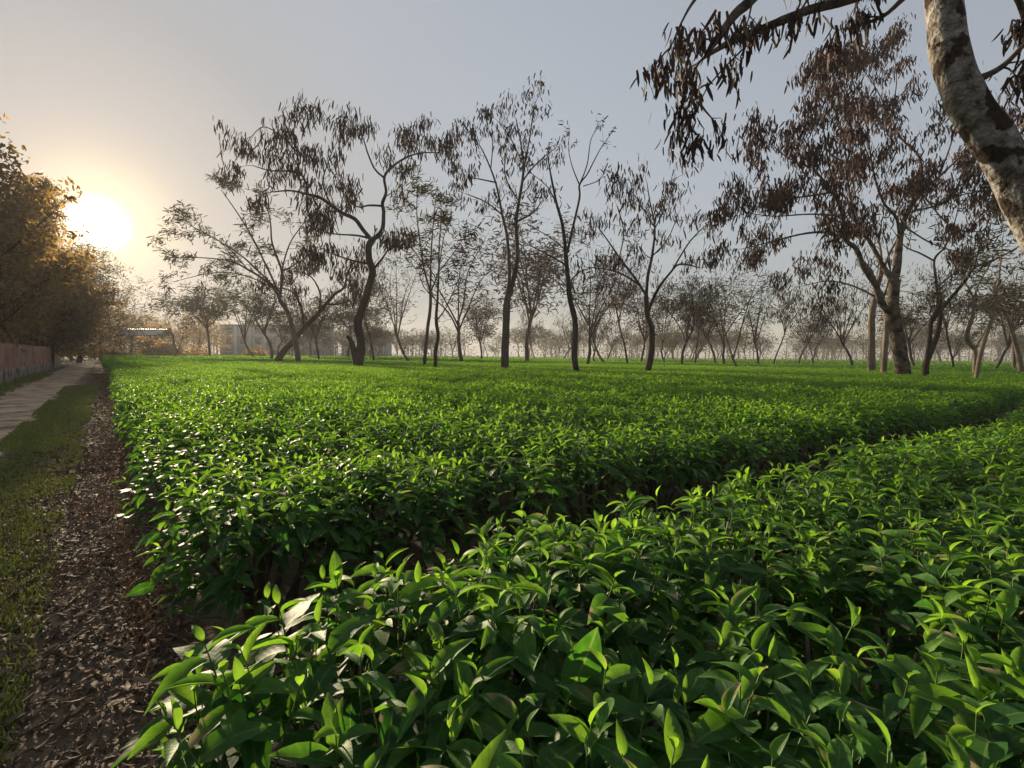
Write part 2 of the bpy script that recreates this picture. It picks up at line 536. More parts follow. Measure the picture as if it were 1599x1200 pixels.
link('dirt_track', strip('dirt_track', -2.95, -1.12, -2, 130, 0.006, M['track'], 0.28), kind='structure', label='pale dry dirt track running beside the tea towards the sun', cat='track')


# ------------------------------------------------------------------ tea bushes
def make_bush_leaves(r, rad=0.47, h=TEA_H, nshoot=62, near=False, edge=None, squash=1.0):
    """returns P, D, S, which, tone, roll arrays and stem list (local coords, base at origin)"""
    P, D, S, W, T, RO = [], [], [], [], [], []
    stems = []
    for k in range(nshoot):
        # even spread over a flat-topped dome
        f = (k + 0.5) / nshoot
        rr = math.sqrt(f) * 1.12
        th = k * 2.399963 + r.uniform(-0.4, 0.4)
        rr += r.uniform(-0.06, 0.06)
        if rr <= 0.86:
            zz = h - 0.05 * rr ** 4
            rad_here = rr
        else:
            q = (rr - 0.86) / 0.3
            rad_here = 0.86 + 0.16 * min(q, 1)
            zz = h - 0.035 - 0.34 * max(q, 0) ** 1.3
        hum = 0.05 * noise.noise(Vector((math.cos(th) * rad_here * 2.2 + r.seedv, math.sin(th) * rad_here * 2.2, r.seedv)))
        x, y = math.cos(th) * rad_here * rad, math.sin(th) * rad_here * rad * squash
        zz += hum + r.gauss(0, 0.022)
        out = Vector((math.cos(th), math.sin(th), 0)) * max(0, rr - 0.45) * 0.9
        ax = (Vector((r.gauss(0, 0.16), r.gauss(0, 0.16), 1)) + out).normalized()
        L = r.uniform(0.11, 0.24) * (1.0 if rr < 0.95 else 0.8)
        if r.random() < 0.06: L += 0.10
        tip = Vector((x, y, zz + r.uniform(-0.01, 0.03)))
        base = tip - ax * L
        stems.append((base - ax * 0.05 - Vector((x, y, 0)) * 0.15, base, tip))
        nl = r.choice((5, 6, 6, 7))
        a0 = r.uniform(0, 6.28)
        side = ax.orthogonal().normalized()
        side2 = ax.cross(side)
        for j in range(nl):
            fj = j / (nl - 1)
            p = base + ax * L * (0.02 + 0.95 * fj ** 0.8)
            az = a0 + j * 2.35 + r.uniform(-0.35, 0.35)
            o = side * math.cos(az) + side2 * math.sin(az)
            el = 0.12 + 0.58 * fj ** 1.8 + r.uniform(-0.25, 0.25)
            if fj > 0.95: el = 1.15; size_k = 0.6
            else: size_k = 1.0
            d = o * math.cos(el) + ax * math.sin(el)
            size = (0.115 - 0.040 * fj) * r.uniform(0.8, 1.25) * size_k
            tone = max(0.0, min(1.0, 0.02 + 0.85 * max(0.0, fj - 0.15) ** 1.2 + r.gauss(0, 0.10)))
            young = fj > 0.55
            P.append(p); D.append(d); S.append(size); T.append(tone)
            W.append((4 + r.randrange(3)) if young else r.randrange(4))
            RO.append(r.gauss(0, 0.25))
    # older leaves inside and down the sides
    for k in range(int(nshoot * (1.5 if near else 1.1))):
        th = r.uniform(0, 6.283); rr = math.sqrt(r.random()) * 1.0
        z = h - r.uniform(0.10, 0.42)
        p = Vector((math.cos(th) * rr * rad, math.sin(th) * rr * rad * squash, z))
        d = Vector((math.cos(th + r.gauss(0, 0.8)), math.sin(th + r.gauss(0, 0.8)), r.uniform(-0.4, 0.5)))
        P.append(p); D.append(d); S.append(r.uniform(0.08, 0.125)); T.append(max(0, r.gauss(0.03, 0.04))); W.append(r.randrange(4)); RO.append(r.gauss(0, 0.4))
    return (np.array(P), np.array(D), np.array(S), np.array(W), np.array(T), np.array(RO)), stems


class Rand(random.Random):
    pass


def bush_rand(seed):
    r = Rand(seed); r.seedv = (seed * 7.31) % 50
    return r


def stem_mesh(name, stems, r, rad, h):
    mb = MB()
    for a, b, c in stems:
        mb.tube([a, b, c], [0.0035, 0.0028, 0.0012], 3, cap=False)
    return mb.mesh(name, M['stem'])


def wood_mesh(name, r, rad, h):
    mb = MB()
    for k in range(9):
        th = r.uniform(0, 6.28); ro = r.uniform(0.3, 0.85) * rad
        p0 = Vector((math.cos(th) * 0.05, math.sin(th) * 0.05, -0.02))
        p1 = Vector((math.cos(th) * ro * 0.4, math.sin(th) * ro * 0.4, h * 0.35 + r.uniform(-0.05, 0.05)))
        p2 = Vector((math.cos(th + 0.3) * ro * 0.75, math.sin(th + 0.3) * ro * 0.75, h * 0.58))
        p3 = Vector((math.cos(th + 0.1) * ro, math.sin(th + 0.1) * ro, h * 0.82))
        mb.tube([p0, p1, p2, p3], [0.022, 0.014, 0.009, 0.005], 5)
    return mb.mesh(name, M['wood'])


TEMPS_HI = LEAF_HI + LEAF_YOUNG
TEMPS_MID = [LEAF_MID[0]] * 2 + [LEAF_MID[1]] * 2 + [LEAF_MID[0], LEAF_MID[1], LEAF_MID[1]]

# shared single-leaf meshes: shape x tone
leaf_shared = {}
for k in range(7):
    tv, tq, tu = TEMPS_HI[k]
    for ti in range(5):
        leaf_shared[(k, ti)] = mesh_from('leaf', tv, tq, M['tea'], tone=np.full(len(tv), ti / 4.0 * 0.9), uv=tu)

# bush spots in (u, v)
spots = []
rb = random.Random(3)
rows_u = [0.38, 1.12]
u = 2.64
k = 0
while u < 34:
    rows_u.append(u)
    k += 1
    u += 0.74 if k % 3 else 0.98
for i, uu in enumerate(rows_u):
    v = (0.62 if i == 0 else 0.42 if i == 1 else 0.54) + (0.10 if i % 2 and i > 1 else 0)
    while v < 34:
        if 1 < i or not (i == 0 and v < 0.3):
            spots.append((uu + rb.uniform(-0.09, 0.09) - (0.035 * v if i <= 1 and v > 1 else 0.0) * 0, v + rb.uniform(-0.06, 0.06)))
        v += 0.72
HALF = 799.5 / F


def gap_shift(u, v):
    # the drain between the first and second block drifts slightly towards the camera further along
    return -0.045 * min(max(v, 0), 9)


vis = []
for (uu, v) in spots:
    p = uv2w(uu + gap_shift(uu, v), v)
    if p.y < -0.2: continue
    if abs(p.x) > (p.y + 0.6) * HALF + 0.9: continue
    vis.append((p.xy.length, p, uu, v))
vis.sort(key=lambda t: t[0])
# the bare hole between bushes low on the right
hole = uv2w(0.50, 1.58)
NB = 300
vis_near = [t for t in vis if t[0] > 0.42][:NB]
R_IND = vis_near[-1][0]

variants_hi, variants_mid = [], []
for k in range(5):
    r = bush_rand(100 + k)
    (P, D, S, W, T, RO), stems = make_bush_leaves(r)
    A = frames(P, D, S, RO)
    V, Q, U, TT = scatter(TEMPS_HI, W, A, T)
    variants_hi.append((mesh_from('tea_foliage', V, Q, M['tea'], tone=TT, uv=U), wood_mesh('tea_wood', r, 0.47, TEA_H), stem_mesh('tea_stems', stems, r, 0.47, TEA_H)))
for k in range(6):
    r = bush_rand(200 + k)
    (P, D, S, W, T, RO), stems = make_bush_leaves(r, nshoot=64)
    A = frames(P, D, S * 1.05, RO)
    V, Q, U, TT = scatter(TEMPS_MID, W, A, T)
    variants_mid.append((mesh_from('tea_foliage', V, Q, M['tea_far'], tone=TT, uv=U), wood_mesh('tea_wood', r, 0.47, TEA_H)))

ORD = ('first second third fourth fifth sixth seventh eighth ninth tenth eleventh twelfth thirteenth fourteenth fifteenth sixteenth '
       'seventeenth eighteenth nineteenth twentieth').split() + ['%dth' % q for q in range(21, 40)]
NEAR_R = 3.1
near_labels = {}
n_leaf = 0
for bi, (dist, p, uu, v) in enumerate(vis_near):
    r = bush_rand(1000 + bi)
    root = bpy.data.objects.new('tea_bush', None); C.objects.link(root)
    root.empty_display_size = 0.1
    rz = r.uniform(0, 6.28)
    first_block = uu < 1.4
    root.location = p
    sc = r.uniform(0.94, 1.05)
    if dist < NEAR_R:
        (P, D, S, W, T, RO), stems = make_bush_leaves(r, nshoot=96, near=True, rad=0.46)
        if first_block: S = S * (1.0 + 0.08 * (dist < 1.8))
        # keep the bare hole clear
        wx = P + np.array(p)[None, :]
        keep = np.hypot(wx[:, 0] - hole.x, wx[:, 1] - hole.y) > 0.20
        A = frames(P, D, S, RO)
        # largest in the picture: near the top and towards the camera
        score = P[:, 2] * 1.0 + S * 2.0 - 0.25 * (np.linalg.norm(wx[:, :2], axis=1) - dist)
        score[~keep] = -9
        order = np.argsort(-score)
        n_obj = min(260 if dist < 2.2 else 170, int(keep.sum()))
        objs, rest = order[:n_obj], np.array([q for q in order[n_obj:] if keep[q]], int)
        for q in objs:
            me = leaf_shared[(int(W[q]), int(round(min(1, T[q] / 0.9) * 4)))]
            o = bpy.data.objects.new('leaf', me); C.objects.link(o); o.parent = root
            m4 = Matrix([list(A[q][0]), list(A[q][1]), list(A[q][2]), [0, 0, 0, 1]])
            o.matrix_local = m4
            n_leaf += 1
        if len(rest):
            V, Q, U, TT = scatter(TEMPS_HI, W[rest], A[rest], T[rest])
            link('foliage', mesh_from('foliage', V, Q, M['tea'], tone=TT, uv=U), root, kind='stuff')
        stems = [t for t in stems if math.hypot(t[2].x + p.x - hole.x, t[2].y + p.y - hole.y) > 0.24]
        link('stems', stem_mesh('stems', stems, r, 0.45, TEA_H), root, kind='stuff')
        link('wood', wood_mesh('wood', r, 0.45, TEA_H), root)
        near_labels[bi] = (uu, v)
    else:
        root.rotation_euler = (0, 0, rz)
        root.scale = (sc, sc, r.uniform(0.93, 1.07))
        if dist < 6.0:
            fm, wm, sm = variants_hi[bi % 5]
            link('foliage', fm, root, kind='stuff'); link('wood', wm, root); link('stems', sm, root, kind='stuff')
        else:
            fm, wm = variants_mid[bi % 6]
            link('foliage', fm, root, kind='stuff'); link('wood', wm, root)
    row_i = min(range(len(rows_u)), key=lambda q: abs(rows_u[q] - uu))
    col_i = int(round((v - (0.36 if row_i < 2 else 0.54)) / 0.72))
    if first_block:
        lab = 'tea bush %s from the track in %s of the nearest block' % (ORD[min(col_i, 29)], 'the front row' if row_i == 0 else 'the drainside row')
    elif dist < 6 and row_i < 12:
        lab = 'tea bush %s from the track in the %s row beyond the dark drain' % (ORD[min(col_i, 29)], ORD[row_i - 2])
    else:
        lab = 'tea bush in the middle distance of the clipped green tea carpet'
    props(root, label=lab, cat='tea bush', group='tea bushes in the near block' if first_block else ('tea bushes just beyond the drain' if dist < 6 else 'tea bushes of the middle field'))


# the large old leaves standing up nearest the camera, part of the bushes they grow on
near_roots = [o for o in C.objects if o.name.startswith('tea_bush')]
for (px, py, px2, py2, Yd, L, roll) in [
        (884, 1095, 936, 985, 1.02, 0.155, 0.5), (985, 1120, 992, 1060, 1.06, 0.10, 0.2), (395, 1150, 350, 1085, 0.95, 0.14, -0.3),
        (345, 1150, 265, 1185, 0.95, 0.12, 0.1), (1010, 1090, 1080, 1040, 1.12, 0.12, 0.1), (745, 1010, 800, 965, 1.2, 0.11, 0.3),
        (1200, 1100, 1290, 1120, 1.0, 0.13, -0.2), (1180, 1010, 1130, 1000, 1.2, 0.12, 0.2)]:
    a, b = at(px, py, Yd), at(px2, py2, Yd + 0.03)
    d = (b - a).normalized()
    nrm_ = (Vector((0, 0, CAM_Z)) - a).normalized() * 0.8 + Vector((0, 0, 0.6))
    x_ = d.cross(nrm_).normalized(); z_ = x_.cross(d).normalized()
    Rm = Matrix((x_, d, z_)).transposed() @ Matrix.Rotation(roll, 3, 'Y')
    root = min(near_roots, key=lambda o: (o.location.xy - a.xy).length)
    o = bpy.data.objects.new('leaf', leaf_shared[(3 if roll > 0.1 else 0, 0)]); C.objects.link(o); o.parent = root
    o.matrix_local = Matrix.Translation(a - root.location) @ (Rm * L).to_4x4()
    st = MB(); st.tube([a - root.location + Vector((0.01, 0.02, -0.22)), a - root.location + Vector((0.004, 0.008, -0.1)), a - root.location], [0.003, 0.0025, 0.0018], 4)
    link('stalk', st.mesh('stalk', M['stem']), root)


# the field beyond: geometry-node instances of foliage patches
def patch_mesh(name, size, n, leaf, seed, temps=LEAF_LOW):
    r = np.random.default_rng(seed)
    P = np.stack([r.uniform(-size / 2, size / 2, n), r.uniform(-size / 2, size / 2, n), np.zeros(n)], 1)
    hum = np.array([noise.noise(Vector((p[0] * 1.5, p[1] * 1.5, seed))) + 0.5 * noise.noise(Vector((p[0] * 5, p[1] * 5, seed + 3))) for p in P])
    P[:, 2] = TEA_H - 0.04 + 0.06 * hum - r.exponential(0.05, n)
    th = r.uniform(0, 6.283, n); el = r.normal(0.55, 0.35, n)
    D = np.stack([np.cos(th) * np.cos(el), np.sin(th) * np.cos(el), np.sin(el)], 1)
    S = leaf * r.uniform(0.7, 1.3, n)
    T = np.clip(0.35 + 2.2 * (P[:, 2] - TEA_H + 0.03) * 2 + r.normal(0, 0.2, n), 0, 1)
    A = frames(P, D, S, r.normal(0, 0.4, n))
    V, Q, U, TT = scatter(temps, np.zeros(n, int), A, T)
    return mesh_from(name, V, Q, M['tea_far'], tone=TT, uv=U)


def gn_instances(name, pts, rots, meshes, label, cat):
    me = bpy.data.meshes.new(name)
    me.vertices.add(len(pts)); me.vertices.foreach_set('co', np.asarray(pts, np.float32).ravel())
    a = me.attributes.new('rz', 'FLOAT', 'POINT'); a.data.foreach_set('value', np.asarray(rots, np.float32))
    a = me.attributes.new('pick', 'INT', 'POINT'); a.data.foreach_set('value', np.arange(len(pts), dtype=np.int32) % len(meshes))
    coll = bpy.data.collections.new(name + '_patches')
    for k, m_ in enumerate(meshes):
        o = bpy.data.objects.new('%s_patch_%02d' % (name, k), m_); coll.objects.link(o)
    ob = link(name, me, kind='stuff', label=label, cat=cat)
    ng_ = bpy.data.node_groups.new(name, 'GeometryNodeTree')
    ng_.interface.new_socket('Geometry', in_out='INPUT', socket_type='NodeSocketGeometry')
    ng_.interface.new_socket('Geometry', in_out='OUTPUT', socket_type='NodeSocketGeometry')
    nn, nl = ng_.nodes, ng_.links
    gi, go = nn.new('NodeGroupInput'), nn.new('NodeGroupOutput')
    ci = nn.new('GeometryNodeCollectionInfo'); ci.inputs[0].default_value = coll
    ci.inputs['Separate Children'].default_value = True; ci.inputs['Reset Children'].default_value = True
    ip = nn.new('GeometryNodeInstanceOnPoints'); ip.inputs['Pick Instance'].default_value = True
    ra = nn.new('GeometryNodeInputNamedAttribute'); ra.data_type = 'FLOAT'; ra.inputs[0].default_value = 'rz'
    pa = nn.new('GeometryNodeInputNamedAttribute'); pa.data_type = 'INT'; pa.inputs[0].default_value = 'pick'
    cx = nn.new('ShaderNodeCombineXYZ')
    nl.new(ra.outputs['Attribute'], cx.inputs[2])
    nl.new(gi.outputs[0], ip.inputs['Points']); nl.new(ci.outputs[0], ip.inputs['Instance'])
    nl.new(cx.outputs[0], ip.inputs['Rotation']); nl.new(pa.outputs['Attribute'], ip.inputs['Instance Index'])
    nl.new(ip.outputs[0], go.inputs[0])
    md = ob.modifiers.new('instances', 'NODES'); md.node_group = ng_
    return ob


near_set = {(round(t[1].x, 3), round(t[1].y, 3)) for t in vis_near}
fp, fr = [], []
rr_ = random.Random(9)
# single bushes beyond the individual ones, out to where the patches begin
u = rows_u[-1] + 0.7
beside = [uv2w(a + gap_shift(a, b), b) for a, b in spots]
vis_all = {(round(t[1].x, 3), round(t[1].y, 3)) for t in vis}
beside = [q for q in beside if (round(q.x, 3), round(q.y, 3)) not in vis_all and q.y > -2.5 and q.xy.length < 13 and q.xy.length > 0.9]
far_mid_pts = beside + [t[1] for t in vis if (round(t[1].x, 3), round(t[1].y, 3)) not in near_set and t[0] > R_IND - 0.1]
# patches of 2 m aligned to the rows
PS = 2.0
pts2 = []
uu = -6.0
while uu < 75:
    v = PS / 2 - 0.05
    while v < 110:
        p = uv2w(uu, v)
        d = p.xy.length
        if p.y > 3 and abs(p.x) < (p.y + 3) * HALF + 3 and d > R_IND + 0.2 and d < 72:
            # inside the range of single bushes only where no bush was placed
            if not (uu < 33 and v < 33):
                pts2.append((tuple(p), uvrot() + rr_.choice((0, math.pi / 2, math.pi, -math.pi / 2))))
        v += PS
    uu += PS
m_single = [vm[0] for vm in variants_mid]
gn_instances('tea_field', [tuple(p) for p in far_mid_pts], [rr_.uniform(0, 6.28) for _ in far_mid_pts], m_single,
             'continuous carpet of clipped green tea beyond the middle distance', 'tea field')
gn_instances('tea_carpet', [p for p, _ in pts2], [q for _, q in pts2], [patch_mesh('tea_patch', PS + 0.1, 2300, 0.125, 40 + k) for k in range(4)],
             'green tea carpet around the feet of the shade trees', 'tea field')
PL = 8.0
pts3 = []
uu = 0.0
while uu < 260:
    v = PL / 2
    while v < 330:
        p = uv2w(uu, v)
        d = p.xy.length
        if p.y > 5 and abs(p.x) < p.y * HALF + 12 and 66 < d < 260 and max(abs(p.x), abs(p.y)) < 330:
            pts3.append((tuple(p), uvrot() + rr_.choice((0, math.pi / 2, math.pi, -math.pi / 2))))
        v += PL
    uu += PL
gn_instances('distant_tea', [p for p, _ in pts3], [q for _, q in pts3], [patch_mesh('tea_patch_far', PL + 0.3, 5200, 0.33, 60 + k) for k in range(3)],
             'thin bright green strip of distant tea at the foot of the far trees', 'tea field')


# ------------------------------------------------------------------ trees
def smooth_path(P, rad, sub=4):
    """Catmull-Rom through the points"""
    P = [Vector(p) for p in P]
    out, ro = [], []
    n = len(P)
    for i in range(n - 1):
        p0, p1, p2, p3 = P[max(i - 1, 0)], P[i], P[i + 1], P[min(i + 2, n - 1)]
        for k in range(sub):
            t = k / sub
            out.append(0.5 * ((2 * p1) + (p2 - p0) * t + (2 * p0 - 5 * p1 + 4 * p2 - p3) * t * t + (3 * p1 - p0 - 3 * p2 + p3) * t ** 3))
            ro.append(rad[i] + (rad[i + 1] - rad[i]) * t)
    out.append(P[-1]); ro.append(rad[-1])
    return out, ro


def grow_twig(mb, r, p, d, L, rad, tips, depth, droop=0.0, up=0.15, spread=0.8, step=None, wig=0.22):
    nseg = 4
    pts, rads = [p.copy()], [rad]
    dd = d.normalized()
    q = p.copy()
    for k in range(nseg):
        dd = (dd + Vector((r.gauss(0, wig), r.gauss(0, wig), r.gauss(0, wig) + up * 0.5 - droop * (k / nseg)))).normalized()
        q = q + dd * (L / nseg)
        pts.append(q.copy()); rads.append(rad * (1 - 0.72 * (k + 1) / nseg))
        if depth > 0 and k >= 1 - (depth > 1):
            for _ in range(r.choice((1, 1, 2))):
                s_ = dd.orthogonal().normalized()
                s_ = Matrix.Rotation(r.uniform(0, 6.28), 3, dd) @ s_
                nd = (dd * (1 - spread * 0.4) + s_ * spread).normalized()
                grow_twig(mb, r, q, nd, L * r.uniform(0.45, 0.7), rads[-1] * 0.7, tips, depth - 1, droop, up, spread, wig=wig)
        if depth == 0:
            tips.append((q.copy(), dd.copy()))
    mb.tube(pts, rads, 3, cap=False)
    tips.append((q.copy(), dd.copy()))


def pods_mesh(name, tips, r, per, length, width, mat, style='pod', jitter=0.15):
    """hanging pods, or feathery / broad leaves spread about the twig tips"""
    n = len(tips) * per
    Pt = np.array([t[0] for t in tips]); Dt = np.array([t[1] for t in tips])
    Pt = np.repeat(Pt, per, 0); Dt = np.repeat(Dt, per, 0)
    g = np.random.default_rng(r.randrange(1 << 30))
    keep = g.random(n) < 0.9
    Pt, Dt = Pt[keep], Dt[keep]; n = len(Pt)
    Pt = Pt + g.normal(0, jitter, (n, 3)) * np.array([1, 1, 0.7])
    if style == 'pod':
        D = np.stack([g.normal(0, 0.30, n), g.normal(0, 0.30, n), -np.ones(n)], 1)
        L = length * g.uniform(0.55, 1.3, n)
        roll = g.uniform(0, 6.28, n)
    elif style == 'feather':
        D = Dt * 0.6 + g.normal(0, 0.75, (n, 3)) * np.array([1, 1, 0.45]); D[:, 2] -= 0.25
        L = length * g.uniform(0.6, 1.3, n)
        roll = g.normal(0, 0.7, n)
    else:
        D = g.normal(0, 1, (n, 3)); D[:, 2] -= 0.3
        L = length * g.uniform(0.6, 1.3, n)
        roll = g.uniform(0, 6.28, n)
    A = frames(Pt, D, L, roll, up=(0.31, 0.2, 0.93))
    wr = width / length
    t = (np.array([(-0.35, 0.0, 0), (0.35, 0.0, 0), (-0.5, 0.35, 0.03), (0.5, 0.35, 0.03), (-0.42, 0.75, 0.0), (0.42, 0.75, 0.0), (-0.1, 1.0, -0.06), (0.1, 1.0, -0.06)]) * np.array([wr, 1, 1]),
         np.array([(0, 1, 3, 2), (2, 3, 5, 4), (4, 5, 7, 6)]), np.tile(np.array([[0.5, 0.5]]), (8, 1)))
    tone = np.clip(g.beta(1.4, 2.2, n), 0, 1)
    V, Q, U, TT = scatter([t], np.zeros(n, int), A, tone)
    return mesh_from(name, V, Q, mat, tone=TT, uv=U, smooth=False)


def hero_tree(name, label, Y, paths, bark, fol=None, seed=1, twigs=6, tw_len=1.4, tw_depth=2, droop=0.05, up=0.2,
              depth_gain=0.5, sides=8, limb_bark=None, shrink=(1, 1, 1), group=None, cat='tree', bumpy=0.12, sink=0.9, thin_from=0.35, spread=0.8, pxr=0.88):
    """paths: [(part, [(px, py, radius_px)...])] traced on the picture; the tree stands at distance Y and
    each limb leaves the trunk plane towards or away from the camera, so the crown is round in plan"""
    r = random.Random(seed)
    base = at(paths[0][1][0][0], paths[0][1][0][1], Y)
    root = bpy.data.objects.new(name, None); C.objects.link(root)
    root.empty_display_size = 0.3
    gx, gy = base.x, base.y
    root.location = (gx, gy, 0); root.scale = shrink
    props(root, label=label, cat=cat, group=group)
    tips = []
    tw = MB()
    k_px = Y / F * pxr
    done = []
    for part, pts in paths:
        depth_dir = r.choice((-1, 1)) * r.uniform(0.35, 1.0) * depth_gain
        P3, rad = [], []
        # start depth: nearest point of an earlier path
        y0 = 0.0
        if done:
            s0 = at(pts[0][0], pts[0][1], Y)
            best = min(done, key=lambda q: (q[0] - s0.x) ** 2 + (q[2] - s0.z) ** 2)
            y0 = best[1] - Y
        acc = 0.0
        last = None
        for i, (px, py, rp) in enumerate(pts):
            flat = at(px, py, Y)
            if last is not None and part != 'trunk' and part != 'stub':
                acc += (flat - last).length * depth_dir
            last = flat
            yy = Y + y0 + acc
            p = at(px, py, yy)
            P3.append(p); rad.append(rp * k_px)
        if part in ('trunk', 'stub', 'stem') and not (done and part == 'stem'):
            # carry the trunk down through the tea to the soil
            d0 = P3[0] - P3[1]
            foot = Vector((P3[0].x + d0.x * 0.25, P3[0].y, -0.1))
            if P3[0].z > 0.15:
                P3.insert(0, foot); rad.insert(0, rad[0] * 1.25)
        sp, sr = smooth_path(P3, rad, 5)
        done += [tuple(q) for q in sp]
        mb = MB()
        loc = [q - Vector((gx, gy, 0)) for q in sp]
        mb.tube(loc, sr, sides if part in ('trunk', 'stub', 'stem') else max(5, sides - 2), bumpy=bumpy, seed=seed)
        link(part if part != 'stub' else 'broken_stub', mb.mesh(part, limb_bark if (limb_bark and part == 'limb') else bark), root)
        if part == 'trunk' or part == 'stub' or twigs == 0:
            continue
        # twigs along the limb
        Ltot = sum((sp[i + 1] - sp[i]).length for i in range(len(sp) - 1))
        nt = max(3, int(Ltot * twigs * 0.5))
        for _ in range(nt):
            f = thin_from + (1 - thin_from) * r.random() ** 0.8
            i = min(int(f * (len(loc) - 1)), len(loc) - 2)
            d = (loc[i + 1] - loc[i]).normalized()
            s_ = Matrix.Rotation(r.uniform(0, 6.28), 3, d) @ d.orthogonal().normalized()
            nd = (d * 0.55 + s_ * 0.8 + Vector((0, 0, up))).normalized()
            grow_twig(tw, r, loc[i], nd, tw_len * r.uniform(0.5, 1.2), max(0.012, min(sr[i] * 0.5, 0.045 * Y / 30)), tips, tw_depth, droop, up, spread)
        d = (loc[-1] - loc[-2]).normalized()
        grow_twig(tw, r, loc[-1], d, tw_len * 0.8, sr[-1] * 0.8, tips, tw_depth, droop, up, spread)
    if tw.n:
        link('twigs', tw.mesh('twigs', limb_bark or bark), root, kind='stuff')
    if fol and tips:
        per, length, width, mat, style, jit = fol
        link('crown', pods_mesh('crown', tips, r, per, length, width, mat, style, jit), root, kind='stuff')
    return root


# 1 dark curved tree with a broken stub, left of centre
hero_tree('shade_tree', 'dark S-curved shade tree with hanging pods and a broken stub at its foot', 28, [
    ('trunk', [(560, 572, 9), (564, 534, 8.5), (558, 503, 8), (567, 473, 7.5), (581, 427, 7), (583, 413, 6.8), (577, 394, 6.5), (577, 373, 6.2), (583, 363, 5.5)]),
    ('stub', [(556, 570, 6), (552, 548, 5.5), (548, 532, 5), (541, 521, 3)]),
    ('limb', [(583, 365, 4.6), (567, 346, 4.2), (554, 329, 4), (533, 319, 3.6), (514, 306, 3.3), (495, 293, 3), (472, 287, 2.4), (445, 281, 1.6), (415, 283, 1)]),
    ('limb', [(472, 287, 2.2), (472, 270, 2), (460, 252, 1.8), (437, 248, 1.5), (410, 247, 1.2), (380, 238, 0.7)]),
    ('limb', [(460, 252, 1.5), (456, 216, 1.3), (449, 189, 1), (456, 158, 0.6)]),
    ('limb', [(456, 216, 1.2), (429, 190, 1), (399, 175, 0.8), (376, 195, 0.5)]),
    ('limb', [(583, 363, 4.6), (599, 349, 4.2), (602, 319, 3.8), (600, 304, 3.4), (606, 285, 3), (603, 262, 2.8), (613, 247, 2.3), (636, 231, 1.9), (663, 222, 1.3), (695, 222, 0.7)]),
    ('limb', [(603, 262, 2.0), (587, 247, 1.8), (575, 220, 1.5), (567, 195, 1), (556, 182, 0.6)]),
    ('limb', [(602, 308, 2.2), (578, 307, 1.8), (560, 310, 1.2), (540, 300, 0.7)]),
    ('limb', [(636, 231, 1.3), (646, 210, 1), (654, 195, 0.6)]),
    ('limb', [(514, 306, 1.8), (500, 270, 1.4), (508, 235, 1.0), (520, 205, 0.6)]),
    ('limb', [(585, 411, 2.6), (598, 396, 2), (610, 379, 1.2)]),
    ('limb', [(575, 402, 2.2), (552, 398, 1.7), (521, 388, 1.2), (498, 378, 0.7)]),
    ('limb', [(577, 360, 2.2), (556, 356, 1.8), (521, 354, 1.2), (500, 350, 0.7)]),
], M['bark_dark'], (5, 0.44, 0.06, M['pod'], 'pod', 0.22), shrink=(0.93, 0.93, 0.95), seed=11, twigs=2.0, tw_len=1.3, tw_depth=1, droop=0.12, up=0.1)

# 2 pale forked tree and the leaning one crossing it
hero_tree('shade_tree', 'pale slender tree leaning left with feathery leaf sprays, nearest the farm shed', 40, [
    ('trunk', [(466, 563, 5.5), (460, 526, 5), (450, 488, 4.4), (435, 461, 3.8)]),
    ('limb', [(435, 461, 3), (427, 446, 2.8), (406, 427, 2.3), (383, 413, 1.9), (357, 400, 1.5), (314, 394, 1), (268, 393, 0.6)]),
    ('limb', [(435, 461, 2.8), (439, 419, 2.4), (429, 388, 2), (422, 365, 1.6), (420, 335, 1.2), (414, 308, 0.6)]),
    ('limb', [(439, 417, 1.8), (443, 396, 1.5), (454, 365, 1.2), (475, 335, 0.6)]),
    ('limb', [(439, 415, 1.6), (460, 404, 1.3), (475, 381, 0.8)]),
    ('limb', [(429, 444, 2), (400, 415, 1.7), (370, 388, 1.3), (330, 362, 1), (284, 337, 0.6)]),
    ('limb', [(433, 448, 2), (410, 400, 1.7), (385, 350, 1.3), (358, 308, 0.9), (338, 280, 0.5)]),
    ('limb', [(383, 413, 1.2), (345, 372, 0.9), (300, 350, 0.6), (262, 360, 0.4)]),
    ('limb', [(440, 452, 1.4), (385, 425, 1.1), (330, 418, 0.8), (262, 433, 0.5)]),
], M['bark_grey'], (4, 0.40, 0.07, M['feather'], 'feather', 0.2), shrink=(0.95, 0.95, 0.95), seed=12, twigs=1.5, tw_len=1.3, tw_depth=1, droop=0.05, up=0.12)
hero_tree('shade_tree', 'dusky tree whose trunk leans steeply right across the pale one', 42, [
    ('trunk', [(437, 558, 6), (460, 530, 5), (475, 512, 4.6), (498, 489, 4)]),
    ('limb', [(498, 489, 3), (521, 461, 2.6), (537, 449, 2), (544, 423, 1.4), (560, 400, 0.7)]),
    ('limb', [(475, 512, 2.5), (470, 480, 2), (455, 455, 1.3), (430, 450, 0.7)]),
    ('limb', [(498, 489, 2.2), (500, 460, 1.8), (488, 435, 1.2), (470, 425, 0.6)]),
    ('limb', [(510, 475, 1.8), (530, 475, 1.4), (552, 465, 0.8)]),
], M['bark_dark'], (3, 0.42, 0.09, M['pod'], 'pod', 0.3), seed=13, twigs=1.8, tw_len=1.5, tw_depth=1)

